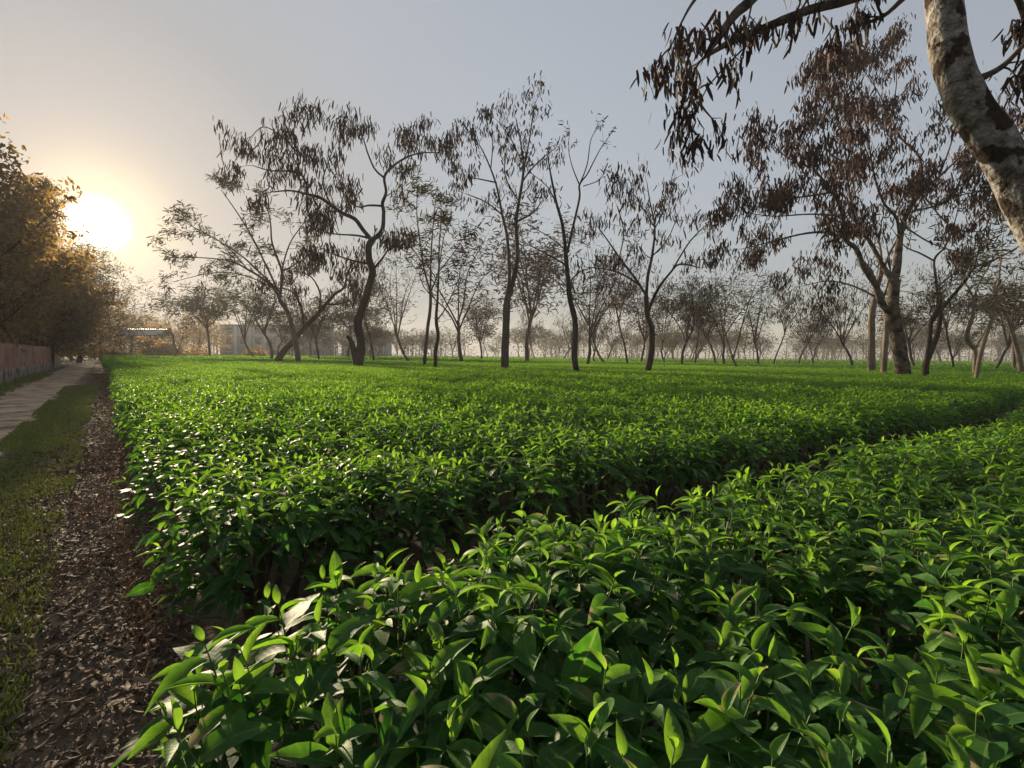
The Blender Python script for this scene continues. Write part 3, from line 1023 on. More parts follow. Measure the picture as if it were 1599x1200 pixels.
# 3 tall straight tree
hero_tree('shade_tree', 'tallest upright tree with two close grey stems and a narrow high crown', 27, [
    ('trunk', [(788, 572, 7.5), (790, 517, 7), (792, 467, 6.4), (797, 445, 5.5)]),
    ('stem', [(797, 447, 4.4), (802, 430, 4.2), (809, 392, 3.8), (807, 333, 3.2), (815, 279, 2.6), (819, 246, 2), (815, 204, 1.4), (807, 162, 0.8)]),
    ('stem', [(793, 455, 3.6), (796, 417, 3.3), (792, 358, 2.7), (784, 321, 2.2), (773, 267, 1.6), (752, 215, 1), (738, 195, 0.6)]),
    ('limb', [(807, 333, 2), (836, 317, 1.6), (848, 300, 1)]),
    ('limb', [(817, 267, 1.7), (832, 246, 1.4), (855, 224, 1), (872, 212, 0.6)]),
    ('limb', [(819, 250, 1.6), (830, 190, 1.2), (836, 145, 0.8), (841, 130, 0.5)]),
    ('limb', [(784, 321, 1.6), (757, 300, 1.2), (725, 287, 0.7)]),
    ('limb', [(773, 267, 1.3), (750, 262, 1), (728, 258, 0.5)]),
    ('limb', [(815, 230, 1.2), (795, 190, 0.9), (775, 165, 0.5)]),
    ('limb', [(765, 245, 1), (768, 200, 0.8), (760, 175, 0.5)]),
    ('limb', [(812, 300, 1.3), (790, 260, 1), (788, 225, 0.6)]),
], M['bark_grey'], (2, 0.26, 0.055, M['pod'], 'pod', 0.18), shrink=(0.95, 0.95, 0.95), seed=14, twigs=2.0, tw_len=1.0, tw_depth=1, droop=0.05, up=0.2, depth_gain=0.4)

# 4 thin dark bare tree
hero_tree('shade_tree', 'thin dark nearly bare tree with upright forks right of the tallest', 21, [
    ('trunk', [(903, 591, 6), (897, 560, 5.6), (898, 500, 5), (890, 462, 4.6), (886, 421, 4.2), (883, 385, 3.8)]),
    ('stem', [(883, 387, 3.2), (882, 371, 3), (877, 337, 2.6), (869, 308, 2.2), (861, 267, 1.6), (855, 232, 0.8)]),
    ('limb', [(886, 387, 2.6), (894, 350, 2.3), (905, 300, 1.9), (905, 279, 1.7), (917, 262, 1.4), (927, 242, 1.1), (940, 217, 0.8), (952, 200, 0.5)]),
    ('limb', [(905, 279, 1.3), (917, 246, 1), (923, 206, 0.7), (934, 187, 0.4)]),
    ('limb', [(905, 279, 1.2), (894, 250, 0.9), (888, 221, 0.6), (890, 192, 0.4)]),
    ('limb', [(911, 281, 1), (936, 271, 0.7), (945, 254, 0.4)]),
    ('limb', [(884, 408, 1.8), (857, 392, 1.4), (832, 379, 1), (811, 369, 0.5)]),
    ('limb', [(882, 383, 1.3), (857, 362, 1), (828, 346, 0.5)]),
    ('limb', [(874, 325, 1.2), (857, 285, 0.9), (830, 260, 0.5)]),
    ('limb', [(892, 433, 1.6), (907, 418, 1.2), (940, 409, 0.6)]),
], M['bark_dark'], (1, 0.20, 0.045, M['pod'], 'feather', 0.08), shrink=(1, 1, 0.97), seed=15, twigs=1.0, tw_len=0.6, tw_depth=0, up=0.3, depth_gain=0.5)

# 5 bushy pod tree in the centre right
hero_tree('shade_tree', 'dark spreading pod tree standing right of the thin bare one', 23, [
    ('trunk', [(1010, 584, 6.5), (1017, 550, 6), (1018, 512, 5.5), (1011, 487, 5), (1009, 454, 4.2)]),
    ('stem', [(1009, 456, 3.4), (1012, 420, 3), (1019, 387, 2.5), (1023, 342, 1.9), (1015, 300, 1.3), (1010, 268, 0.6)]),
    ('limb', [(1009, 454, 2.8), (990, 425, 2.4), (965, 392, 1.9), (948, 367, 1.4), (925, 335, 0.7)]),
    ('limb', [(998, 437, 2), (973, 421, 1.7), (948, 412, 1.3), (912, 408, 0.7)]),
    ('limb', [(1013, 478, 2.8), (1027, 446, 2.5), (1048, 417, 2), (1065, 402, 1.6), (1098, 408, 0.8)]),
    ('limb', [(1050, 415, 1.6), (1077, 370, 1.3), (1098, 346, 0.9), (1111, 335, 0.5)]),
    ('limb', [(1019, 352, 1.4), (1036, 317, 1.1), (1044, 275, 0.8), (1062, 260, 0.5)]),
    ('limb', [(1023, 342, 1.3), (998, 302, 1), (982, 278, 0.5)]),
    ('limb', [(965, 392, 1.2), (972, 350, 1), (962, 310, 0.6)]),
    ('limb', [(1019, 390, 1.3), (1045, 360, 1), (1062, 320, 0.6)]),
], M['bark_dark'], (2, 0.34, 0.058, M['pod'], 'pod', 0.2), shrink=(0.95, 0.95, 0.95), seed=16, twigs=2.3, tw_len=1.1, tw_depth=1, droop=0.08)

# 6 big russet tree on the right
hero_tree('shade_tree', 'broadest tree with dense russet pods and a thick mottled trunk on the right', 21, [
    ('trunk', [(1411, 588, 12), (1405, 550, 11.5), (1399, 511, 11), (1393, 485, 10.5), (1395, 455, 9), (1396, 430, 8.5)]),
    ('stem', [(1396, 432, 7.5), (1401, 406, 6.8), (1403, 380, 6), (1408, 348, 5), (1417, 321, 4.2), (1441, 286, 3.2), (1468, 263, 2.3), (1500, 232, 1.2)]),
    ('limb', [(1391, 487, 6), (1374, 464, 5.5), (1366, 438, 5.2), (1348, 411, 4.6), (1335, 380, 4), (1317, 362, 3.5), (1313, 325, 3), (1297, 286, 2.4), (1266, 248, 1.6), (1248, 222, 0.8)]),
    ('limb', [(1395, 434, 5), (1382, 414, 4.5), (1366, 385, 4), (1355, 365, 3.4), (1338, 345, 2.8), (1326, 300, 2.1), (1320, 250, 1.5), (1316, 190, 0.8)]),
    ('limb', [(1317, 361, 2.6), (1282, 352, 2.2), (1243, 356, 1.7), (1197, 368, 1.2), (1150, 380, 0.6)]),
    ('limb', [(1405, 365, 3), (1400, 330, 2.5), (1378, 302, 2), (1362, 250, 1.5), (1352, 180, 0.8)]),
    ('limb', [(1441, 286, 2.6), (1437, 232, 2.2), (1408, 201, 1.8), (1390, 166, 1.4), (1367, 120, 0.9), (1340, 80, 0.5)]),
    ('limb', [(1297, 286, 1.8), (1262, 292, 1.5), (1228, 294, 1.2), (1180, 280, 0.6)]),
    ('limb', [(1266, 248, 1.3), (1225, 230, 1), (1195, 205, 0.6)]),
    ('limb', [(1313, 325, 1.6), (1260, 322, 1.3), (1200, 325, 0.9), (1150, 318, 0.5)]),
    ('limb', [(1310, 310, 1.6), (1290, 240, 1.3), (1280, 170, 0.9), (1270, 120, 0.5)]),
    ('limb', [(1390, 166, 1.2), (1400, 110, 0.9), (1395, 60, 0.5)]),
    ('limb', [(1417, 321, 2), (1460, 310, 1.6), (1510, 290, 1.1), (1560, 285, 0.6)]),
    ('limb', [(1468, 263, 1.5), (1490, 200, 1.1), (1500, 140, 0.6)]),
    ('limb', [(1362, 250, 1.3), (1330, 160, 1), (1310, 90, 0.6)]),
    ('limb', [(1500, 232, 1.2), (1535, 215, 0.9), (1570, 190, 0.5)]),
    ('limb', [(1441, 290, 1.6), (1490, 345, 1.2), (1545, 350, 0.8), (1590, 340, 0.5)]),
    ('limb', [(1408, 340, 1.6), (1455, 370, 1.2), (1500, 385, 0.7)]),
    ('limb', [(1374, 462, 2), (1330, 440, 1.6), (1290, 432, 1.1), (1250, 440, 0.6)]),
], M['bark_mott'], (7, 0.25, 0.05, M['pod_red'], 'pod', 0.18), shrink=(0.97, 0.97, 0.96), seed=17, twigs=3.6, tw_len=1.15, tw_depth=1, droop=0.08, sides=12)
hero_tree('shade_tree', 'pale straight trunk farthest left behind the broad russet tree', 27, [
    ('trunk', [(1361, 575, 6), (1361, 527, 5.6), (1361, 495, 5.2), (1366, 469, 4.6), (1374, 432, 3.6)]),
    ('limb', [(1374, 434, 2.6), (1376, 400, 2.2), (1368, 360, 1.6), (1350, 320, 0.8)]),
    ('limb', [(1374, 440, 2.4), (1392, 390, 1.9), (1420, 350, 1.3), (1440, 330, 0.6)]),
], M['bark_pale'], (2, 0.3, 0.05, M['pod_red'], 'pod', 0.2), seed=18, twigs=1.2, tw_len=1.1, tw_depth=1)
hero_tree('shade_tree', 'pale trunk squeezed close beside the broad russet tree', 24, [
    ('trunk', [(1380, 583, 5), (1382, 545, 4.6), (1384, 516, 4.2), (1383, 490, 3.6), (1376, 455, 2.8)]),
    ('limb', [(1376, 457, 2), (1358, 420, 1.6), (1340, 400, 1)]),
    ('limb', [(1380, 465, 2), (1390, 425, 1.6), (1385, 385, 0.9)]),
], M['bark_pale'], (1, 0.3, 0.05, M['pod'], 'pod', 0.2), seed=19, twigs=1.0, tw_len=1.0, tw_depth=1)

# 8 dark forked tree
hero_tree('shade_tree', 'dark tree with twin stems joining then forking wide, right of the russet tree', 19.5, [
    ('trunk', [(1445, 595, 5), (1446, 569, 5.2), (1455, 545, 4.6), (1464, 521, 4.2), (1468, 495, 3.8), (1466, 482, 3.6)]),
    ('stem', [(1446, 569, 3.6), (1452, 530, 3.2), (1454, 503, 3), (1464, 485, 3)]),
    ('limb', [(1465, 482, 2.6), (1462, 440, 2.3), (1459, 406, 2), (1476, 385, 1.5), (1490, 350, 1.0), (1498, 315, 0.5)]),
    ('limb', [(1459, 408, 1.6), (1437, 396, 1.4), (1413, 385, 1.1), (1395, 360, 0.6)]),
    ('limb', [(1468, 484, 3), (1489, 461, 2.7), (1508, 438, 2.4), (1521, 419, 2.1), (1547, 409, 1.6), (1578, 393, 1.1), (1615, 370, 0.6)]),
    ('limb', [(1521, 419, 1.5), (1531, 380, 1.2), (1545, 340, 0.8), (1550, 310, 0.5)]),
    ('limb', [(1462, 450, 1.4), (1500, 420, 1), (1540, 400, 0.5)]),
], M['bark_dark'], (1, 0.2, 0.05, M['feather'], 'feather', 0.15), seed=20, twigs=1.5, tw_len=1.0, tw_depth=1, up=0.15)
hero_tree('shade_tree', 'slim pale sapling bowing right in front of the forked trees at the right', 17.5, [
    ('trunk', [(1523, 604, 3.6), (1529, 563, 3.3), (1539, 527, 3), (1549, 500, 2.6)]),
    ('stem', [(1549, 501, 2.3), (1557, 453, 1.8), (1563, 406, 1.2), (1566, 370, 0.6)]),
    ('limb', [(1549, 500, 1.3), (1535, 470, 1), (1520, 440, 0.5)]),
    ('limb', [(1557, 453, 1.1), (1580, 425, 0.8), (1600, 405, 0.4)]),
], M['bark_pale'], (1, 0.2, 0.05, M['feather'], 'feather', 0.15), seed=21, twigs=1.6, tw_len=0.9, tw_depth=1)
hero_tree('shade_tree', 'small tree with a pale elbowed trunk and open fork behind the bowing sapling', 24, [
    ('trunk', [(1523, 578, 4), (1522, 548, 3.8), (1512, 533, 3.4), (1511, 519, 3.2), (1519, 493, 2.8), (1521, 466, 2.4)]),
    ('limb', [(1521, 467, 1.9), (1513, 451, 1.6), (1499, 430, 1.2), (1490, 405, 0.6)]),
    ('limb', [(1521, 466, 1.9), (1530, 440, 1.5), (1548, 410, 1.0), (1560, 390, 0.5)]),
    ('limb', [(1522, 547, 2.2), (1531, 530, 1.8), (1545, 505, 1.2), (1552, 480, 0.6)]),
], M['bark_pale'], (2, 0.26, 0.06, M['feather'], 'feather', 0.2), seed=22, twigs=1.6, tw_len=1.1, tw_depth=1)
hero_tree('shade_tree', 'pale trunk leaning left at the right edge of the tea field', 27, [
    ('trunk', [(1594, 575, 4.5), (1589, 548, 4), (1581, 521, 3.5)]),
    ('limb', [(1581, 523, 2.4), (1573, 498, 2), (1558, 470, 1.4), (1545, 450, 0.7)]),
    ('limb', [(1581, 521, 2.4), (1592, 495, 2), (1610, 465, 1.2), (1625, 440, 0.6)]),
], M['bark_pale'], (2, 0.3, 0.06, M['feather'], 'feather', 0.25), seed=23, twigs=1.8, tw_len=1.3, tw_depth=1)

hero_tree('shade_tree', 'slender pale sapling with feathery upright plumes', 33, [
    ('trunk', [(663, 564, 3.2), (667, 520, 3), (672, 480, 2.8), (672, 455, 2.4)]),
    ('stem', [(672, 456, 1.9), (662, 420, 1.6), (656, 380, 1.3), (651, 335, 0.9), (652, 292, 0.5)]),
    ('stem', [(672, 455, 1.8), (673, 400, 1.5), (677, 345, 1.0), (681, 305, 0.5)]),
    ('limb', [(672, 458, 1.6), (684, 425, 1.3), (692, 375, 0.9), (704, 335, 0.5)]),
    ('limb', [(660, 412, 1.0), (640, 380, 0.8), (628, 345, 0.5)]),
], M['bark_grey'], (3, 0.40, 0.065, M['feather'], 'feather', 0.18), seed=25, twigs=1.5, tw_len=1.0, tw_depth=1, up=0.3)
hero_tree('shade_tree', 'dark wavy stemmed sapling beside the feathery plumed one', 27, [
    ('trunk', [(680, 573, 3.6), (680, 548, 3.4), (684, 525, 3.2), (681, 500, 2.8), (683, 470, 2.3)]),
    ('stem', [(683, 471, 1.9), (685, 430, 1.6), (686, 380, 1.2), (690, 330, 0.6)]),
    ('limb', [(683, 500, 1.4), (697, 480, 1.1), (708, 455, 0.8), (720, 430, 0.5)]),
    ('limb', [(685, 425, 1.2), (705, 400, 0.9), (722, 375, 0.5)]),
    ('limb', [(684, 440, 1.0), (668, 415, 0.8), (655, 395, 0.5)]),
], M['bark_dark'], (2, 0.30, 0.055, M['pod'], 'feather', 0.18), seed=26, twigs=1.6, tw_len=0.9, tw_depth=1, up=0.2)

# 7 the near leaning trunk at the right edge, with limbs hanging into the top of the picture
hero_tree('near_tree', 'close mottled leaning trunk crossing the right edge, its pod branches hanging from above', 5.0, [
    ('trunk', [(1830, 730, 62), (1760, 620, 56), (1690, 500, 52), (1650, 410, 46), (1607, 325, 43), (1560, 235, 41), (1512, 165, 40), (1486, 95, 38), (1476, 20, 37), (1470, -60, 36), (1462, -150, 33)]),
    ('limb', [(1466, -120, 18), (1410, -50, 15), (1350, -12, 12), (1300, 6, 10.5), (1266, 15, 9.5), (1212, 36, 8.5), (1166, 55, 7.5), (1131, 71, 6.5), (1100, 90, 3.5)]),
    ('limb', [(1462, -150, 18), (1340, -190, 14), (1250, -110, 12), (1200, -35, 11), (1173, 0, 10), (1146, 25, 8.5), (1123, 58, 7), (1108, 78, 4)]),
    ('limb', [(1515, 128, 9), (1545, 116, 7.5), (1570, 100, 6), (1600, 70, 5), (1660, 20, 3)]),
    ('limb', [(1470, -80, 16), (1530, -60, 12), (1580, -20, 8), (1600, 40, 5), (1590, 90, 2.5)]),
    ('limb', [(1300, -150, 8), (1220, -100, 6), (1130, -50, 5), (1085, 0, 3.5), (1062, 40, 2), (1045, 80, 1)]),
    ('limb', [(1250, 18, 3), (1180, 60, 2.2), (1110, 130, 1.6), (1088, 175, 1)]),
    ('limb', [(1470, -40, 10), (1420, -10, 7), (1380, 25, 4.5), (1340, 40, 2.5)]),
    ('limb', [(1560, 255, 4), (1590, 215, 3), (1620, 160, 2)]),
], M['bark_near'], (2, 0.13, 0.024, M['pod'], 'pod', 0.05), seed=24, twigs=3.4, tw_len=0.33, tw_depth=1, droop=0.25, up=-0.15, depth_gain=0.35, sides=28, bumpy=0.15, thin_from=0.3, limb_bark=M['bark_mott'], pxr=0.63)


# generic trees -----------------------------------------------------
def make_variant(seed, height, fork, spread, nlimb, lean, fol, bark, wig=0.12, flat=0.0, tw=(3, 0.16, 1), trunk_r=0.13, limb_len=0.6):
    r = random.Random(seed)
    parts = []
    mb = MB()
    pts, rad = [Vector((0, 0, -0.15))], [trunk_r * 1.2]
    d = Vector((lean[0], lean[1], 1)).normalized()
    q = Vector((0, 0, 0))
    nseg = 6
    for k in range(nseg):
        d = (d + Vector((r.gauss(0, wig), r.gauss(0, wig), 0.15))).normalized()
        q = q + d * (fork * height / nseg)
        pts.append(q.copy()); rad.append(trunk_r * (1 - 0.35 * (k + 1) / nseg))
    sp, sr = smooth_path(pts, rad, 4)
    mb.tube(sp, sr, 7, bumpy=0.15, seed=seed)
    parts.append(('trunk', mb.mesh('trunk', bark)))
    lb, twb, tips = MB(), MB(), []
    for i in range(nlimb):
        a = i * 6.283 / nlimb + r.uniform(-0.5, 0.5)
        o = Vector((math.cos(a), math.sin(a), 0))
        f0 = r.uniform(0.78, 1.0)
        s0 = sp[int(f0 * (len(sp) - 1))]
        Ht = height * (1 - fork) * r.uniform(0.75, 1.05)
        p1 = s0 + o * spread * 0.22 + Vector((0, 0, Ht * 0.3))
        p2 = s0 + o * spread * 0.55 + Vector((r.gauss(0, .2), r.gauss(0, .2), Ht * (0.66 + 0.2 * flat)))
        p3 = s0 + o * spread * r.uniform(0.8, 1.1) + Vector((r.gauss(0, .2), r.gauss(0, .2), Ht * (1 - 0.12 * flat)))
        rr = trunk_r * 0.5
        lp, lr = smooth_path([s0, p1, p2, p3], [rr, rr * 0.75, rr * 0.5, rr * 0.22], 4)
        lb.tube(lp, lr, 5)
        for k in range(3, len(lp) - 1):
            for _ in range(r.choice((0, 1, 1, 2))):
                dd = (lp[k + 1] - lp[k]).normalized()
                s_ = Matrix.Rotation(r.uniform(0, 6.28), 3, dd) @ dd.orthogonal().normalized()
                nd = (dd * 0.5 + s_ * 0.8 + Vector((0, 0, 0.15))).normalized()
                if flat: nd.z *= 0.4
                grow_twig(twb, r, lp[k], nd, height * tw[1] * r.uniform(0.6, 1.2), 0.022, tips, tw[2])
        grow_twig(twb, r, lp[-1], (lp[-1] - lp[-2]).normalized(), height * tw[1], 0.02, tips, tw[2])
    parts.append(('limbs', lb.mesh('limbs', bark)))
    parts.append(('twigs', twb.mesh('twigs', bark)))
    per, length, width, mat, style, jit = fol
    if per: parts.append(('crown', pods_mesh('crown', tips, r, per, length, width, mat, style, jit)))
    return parts


BD, BG = M['bark_dark'], M['bark_grey']
VAR = {
    'pod': make_variant(301, 9.0, 0.42, 3.0, 6, (0.05, 0), (1, 0.36, 0.06, M['pod'], 'pod', 0.25), BD),
    'podlean': make_variant(302, 8.5, 0.38, 3.2, 5, (0.28, 0.1), (1, 0.38, 0.065, M['pod_red'], 'feather', 0.25), BD, wig=0.2),
    'bare': make_variant(303, 9.5, 0.40, 2.0, 5, (-0.06, 0), (1, 0.22, 0.05, M['feather'], 'feather', 0.15), BG, wig=0.16),
    'feather': make_variant(304, 8.0, 0.45, 2.8, 6, (0.1, -0.05), (2, 0.34, 0.06, M['feather'], 'feather', 0.22), BG, wig=0.18),
    'flat': make_variant(305, 7.0, 0.60, 3.4, 8, (0.02, 0), (3, 0.36, 0.07, M['feather'], 'feather', 0.28), BG, flat=1.0),
    'slim': make_variant(306, 9.0, 0.55, 1.5, 4, (0.04, 0.03), (1, 0.32, 0.06, M['pod'], 'pod', 0.2), BD, trunk_r=0.09, wig=0.1),
    'round': make_variant(307, 7.5, 0.40, 2.4, 8, (-0.05, 0.05), (2, 0.34, 0.07, M['pod_red'], 'feather', 0.3), BD, flat=0.6),
    'fork': make_variant(308, 8.0, 0.25, 2.6, 3, (0.0, 0.0), (1, 0.34, 0.065, M['feather'], 'feather', 0.2), BG, wig=0.22),
}
VAR_H = {'pod': 9.0, 'podlean': 8.5, 'bare': 9.5, 'feather': 8.0, 'flat': 7.0, 'slim': 9.0, 'round': 7.5, 'fork': 8.0}


def put_tree(kind, px, Y, top, rz, label, group=None, name='shade_tree', fat=1.0):
    x = at(px, 558, Y).x
    ztop = at(px, top, Y).z
    s_ = ztop / VAR_H[kind]
    root = bpy.data.objects.new(name, None); C.objects.link(root)
    root.empty_display_size = 0.3
    root.location = (x, Y, 0); root.rotation_euler = (0, 0, rz); root.scale = (s_ * fat, s_ * fat, s_)
    props(root, label=label, cat='tree', group=group)
    for nm, me in VAR[kind]:
        link(nm, me, root, kind='stuff' if nm in ('twigs', 'crown', 'limbs') else None)
    return root


mid = [
    ('fork', 272, 62, 470, 0.4, 'little open-branched tree nearest the shed roof'),
    ('flat', 328, 75, 455, 1.2, 'flat-topped umbrella tree in front of the pale building'),
    ('feather', 425, 58, 425, 2.0, 'hazy feathery tree behind the pale leaning one'),
    ('bare', 400, 70, 440, 2.6, 'thin hazy tree in front of the building windows'),
    ('pod', 500, 55, 440, 0.3, 'dim pod tree just left of the S-curved tree'),
    ('slim', 585, 52, 400, 1.0, 'slim straight tree just right of the S-curved trunk'),
    ('bare', 640, 50, 400, 2.0, 'thin curved tree between the S-curved tree and the tall pair of saplings'),
    ('podlean', 726, 50, 365, 2.7, 'russet crowned tree left of the tallest tree'),
    ('round', 752, 70, 470, 1.0, 'small round tree in the haze left of the tallest tree'),
    ('round', 822, 60, 360, 4.0, 'dense dark crown peeping from behind the tallest tree'),
    ('slim', 835, 85, 485, 2.0, 'small hazy tree right of the tallest trunk'),
    ('podlean', 912, 42, 385, 0.3, 'dark leaning tree just behind the thin bare one'),
    ('bare', 946, 55, 420, 1.9, 'bare hazy tree between the thin tree and the spreading one'),
    ('fork', 932, 62, 440, 0.5, 'low forked tree in the haze left of the spreading pod tree'),
    ('slim', 981, 45, 400, 0.6, 'pale thin trunk close left of the spreading pod tree'),
    ('round', 1000, 64, 455, 2.2, 'small dark tree behind the spreading pod tree'),
    ('pod', 1066, 44, 425, 5.2, 'crooked forked tree right of the spreading pod tree'),
    ('bare', 1040, 60, 450, 3.2, 'spindly tree left of the crooked forked one'),
    ('slim', 1085, 52, 440, 3.0, 'slim tree right of the crooked forked one'),
    ('feather', 1118, 55, 440, 1.6, 'olive feathery tree in mid field'),
    ('fork', 1152, 36, 425, 2.6, 'thin v-forked tree left of the russet giant'),
    ('podlean', 1135, 48, 430, 3.5, 'russet tree with a flat dark top in mid field'),
    ('bare', 1185, 50, 430, 0.6, 'twiggy bare tree under the russet tips'),
    ('slim', 1208, 55, 450, 4.4, 'thin hazy tree left of the small feathery ones'),
    ('feather', 1245, 60, 465, 5.0, 'small feathery tree below the russet crown'),
    ('fork', 1280, 50, 475, 1.1, 'little pale crooked tree below the russet crown'),
    ('pod', 1335, 45, 440, 0.2, 'dim pod tree left of the pale trunks'),
    ('feather', 1432, 45, 440, 2.5, 'hazy tree between the russet trunk and the forked one'),
    ('slim', 1490, 40, 420, 1.7, 'thin straight tree behind the wide fork'),
    ('bare', 1550, 36, 410, 3.9, 'straight bare tree behind the bowing sapling'),
    ('fork', 1500, 50, 470, 0.9, 'small forked tree in the haze behind the wide fork'),
    ('flat', 1585, 42, 445, 0.0, 'feathery spreading tree at the far right edge'),
]
for i, (kind, px, Y, top, rz, lab) in enumerate(mid):
    put_tree(kind, px, Y, top, rz, lab, group='shade trees scattered in the tea')

rt = random.Random(77)
kinds = ['slim', 'bare', 'fork', 'feather', 'slim', 'bare', 'pod', 'flat']
for i in range(110):
    Y = rt.uniform(80, 180)
    px = rt.uniform(560, 1640) if i % 6 else rt.uniform(430, 600)
    H = rt.uniform(6.0, 10.5)
    base = at(px, 558, Y)
    top_px = 558 - (H - CAM_Z) / Y * F
    put_tree(rt.choice(kinds), px, Y, top_px, rt.uniform(0, 6.28), 'small hazy tree in the far belt beyond the tea', group='far belt of trees', fat=1.15)


# far woodland: a mass nobody could count, trunks and leaf clumps behind the belt
def far_wood():
    r = np.random.default_rng(5)
    mb = MB()
    P, = [[]]
    for k in range(300):
        x = r.uniform(-262, 270); y = r.uniform(185, 250) - 0.12 * abs(x - 40)
        h = r.uniform(7.5, 11.5)
        mb.tube([(x, y, -0.1), (x + r.normal(0, .3), y, h * 0.5), (x + r.normal(0, .6), y, h * 0.9)], [0.22, 0.17, 0.08], 4)
        n = 150
        c = np.stack([r.normal(0, 2.6, n), r.normal(0, 2.6, n), r.normal(0, 1.4, n)], 1) + np.array([x, y, h * 0.78])
        P.append(c)
        c2 = np.stack([r.normal(0, 3.0, 50), r.normal(0, 3.0, 50), r.uniform(0.2, 5.0, 50)], 1) + np.array([x, y + 14, 0])
        P.append(c2)
    P = np.concatenate(P)
    n = len(P)
    D = r.normal(0, 1, (n, 3))
    A = frames(P, D, r.uniform(0.5, 1.1, n), r.uniform(0, 6.28, n))
    V, Q, U, TT = scatter(LEAF_LOW, np.zeros(n, int), A, r.beta(1.4, 2.2, n))
    root = bpy.data.objects.new('far_woodland', None); C.objects.link(root)
    props(root, kind='stuff', label='continuous hazy grey wood closing the horizon behind the tea', cat='woodland')
    link('trunks', mb.mesh('trunks', M['bark_grey']), root, kind='stuff')
    link('canopy', mesh_from('canopy', V, Q, M['feather'], tone=TT, uv=U, smooth=False), root, kind='stuff')


far_wood()


# big broadleaf trees behind the wall, left
def leafy_tree(u, v, H, rad, seed, label, fol, bark=M['bark_dark'], nclump=9, low=0.25, tw=2, name='broadleaf_tree', group=None):
    r = random.Random(seed)
    base = uv2w(u, v)
    root = bpy.data.objects.new(name, None); C.objects.link(root)
    root.location = base
    props(root, label=label, cat='tree', group=group)
    mb = MB()
    pts, rads = smooth_path([Vector((0, 0, -0.2)), Vector((r.gauss(0, .15), r.gauss(0, .15), H * 0.15)), Vector((r.gauss(0, .3), r.gauss(0, .3), H * 0.35)), Vector((r.gauss(0, .5), r.gauss(0, .5), H * 0.62))], [0.34, 0.28, 0.24, 0.14], 5)
    mb.tube(pts, rads, 10, bumpy=0.15, seed=seed)
    link('trunk', mb.mesh('trunk', bark), root)
    lb, twb, tips = MB(), MB(), []
    for k in range(nclump * 2):
        f = low + (1 - low) * (k + 0.5) / (nclump * 2)
        s0 = pts[int(min(0.98, f * 0.85 + 0.1) * (len(pts) - 1))]
        a = k * 2.4 + r.uniform(-0.4, 0.4)
        prof = math.sin(math.pi * min(1, (f - low * 0.6) / (1 - low * 0.6)) ** 0.75) ** 0.7
        rr = rad * max(0.35, prof) * r.uniform(0.75, 1.05)
        e = Vector((math.cos(a) * rr, math.sin(a) * rr, H * (low * 0.7 + (1 - low * 0.7) * f * 0.94)))
        m_ = s0.lerp(e, 0.5) + Vector((0, 0, -0.05 * H * (1 - f) + 0.02 * H))
        lp, lr = smooth_path([s0, m_, e], [0.09, 0.055, 0.02], 5)
        lb.tube(lp, lr, 5)
        for q in range(3, len(lp) - 1):
            for _ in range(2):
                dd = (lp[q + 1] - lp[q]).normalized()
                s_ = Matrix.Rotation(r.uniform(0, 6.28), 3, dd) @ dd.orthogonal().normalized()
                grow_twig(twb, r, lp[q], (dd * 0.5 + s_ * 0.8 + Vector((0, 0, 0.1))).normalized(), rad * 0.34 * r.uniform(0.6, 1.2), 0.022, tips, tw - 1)
        grow_twig(twb, r, lp[-1], (lp[-1] - lp[-2]).normalized(), rad * 0.3, 0.02, tips, tw - 1)
    link('limbs', lb.mesh('limbs', bark), root, kind='stuff')
    link('twigs', twb.mesh('twigs', bark), root, kind='stuff')
    per, length, width, mat, style, jit = fol
    link('crown', pods_mesh('crown', tips, r, per, length, width, mat, style, jit), root, kind='stuff')
    return root


BL = (2, 0.23, 0.11, M['broad'], 'broad', 0.2)
def w2uv(p): return (p.x * UX.x + p.y * UX.y, p.x * VX.x + p.y * VX.y)
def leafy_at(px, Y, top, rad, seed, label, fol, **kw):
    p = at(px, 555, Y)
    H = at(px, top, Y).z
    uu_, vv_ = w2uv(p)
    return leafy_tree(uu_, vv_, H, rad, seed, label, fol, **kw)
leafy_at(-45, 25, 205, 4.6, 401, 'big dark leafy tree at the left edge behind the pink wall', (2, 0.25, 0.115, M['broad'], 'broad', 0.2), nclump=7)
leafy_at(2, 31, 255, 3.2, 402, 'dense tree beside the sun, its tip reaching right towards the glare', BL, nclump=7)
leafy_at(-5, 36, 320, 4.0, 403, 'dim leafy tree between the two large ones behind the pink wall', BL, nclump=11)
leafy_at(75, 44, 400, 4.0, 404, 'lower leafy tree just under the sun', (4, 0.30, 0.13, M['broad'], 'broad', 0.3), nclump=11)
leafy_at(122, 72, 392, 8.2, 405, 'fine-branched tree with lacy twigs right of the sun glare', (3, 0.40, 0.08, M['feather'], 'feather', 0.35), nclump=14, low=0.15)
leafy_at(80, 60, 430, 5.0, 406, 'hazy leafy tree low at the bend of the track', BL, low=0.1)
leafy_at(158, 105, 480, 7.0, 407, 'hazy tree over the far end of the track', BL, low=0.08)
leafy_at(110, 110, 470, 8.0, 412, 'hazy tree left of the far end of the track', BL, low=0.08)
leafy_at(60, 85, 440, 7.0, 413, 'murky tree low behind the middle of the wall', BL, low=0.08)
leafy_at(66, 44, 284, 2.5, 414, 'slim tree whose tuft of leaves tops the sun on its left', BL, nclump=6, low=0.82)
leafy_at(205, 125, 492, 6.5, 408, 'faint round tree left behind the shed', BL)
leafy_at(245, 150, 497, 7.5, 409, 'faint spreading tree right behind the shed', BL)
leafy_at(310, 135, 490, 7.0, 410, 'hazy dark tree at the left end of the pale building', BL)
leafy_at(35, 52, 420, 4.5, 411, 'shadowy tree low behind the far part of the wall', BL, low=0.1)
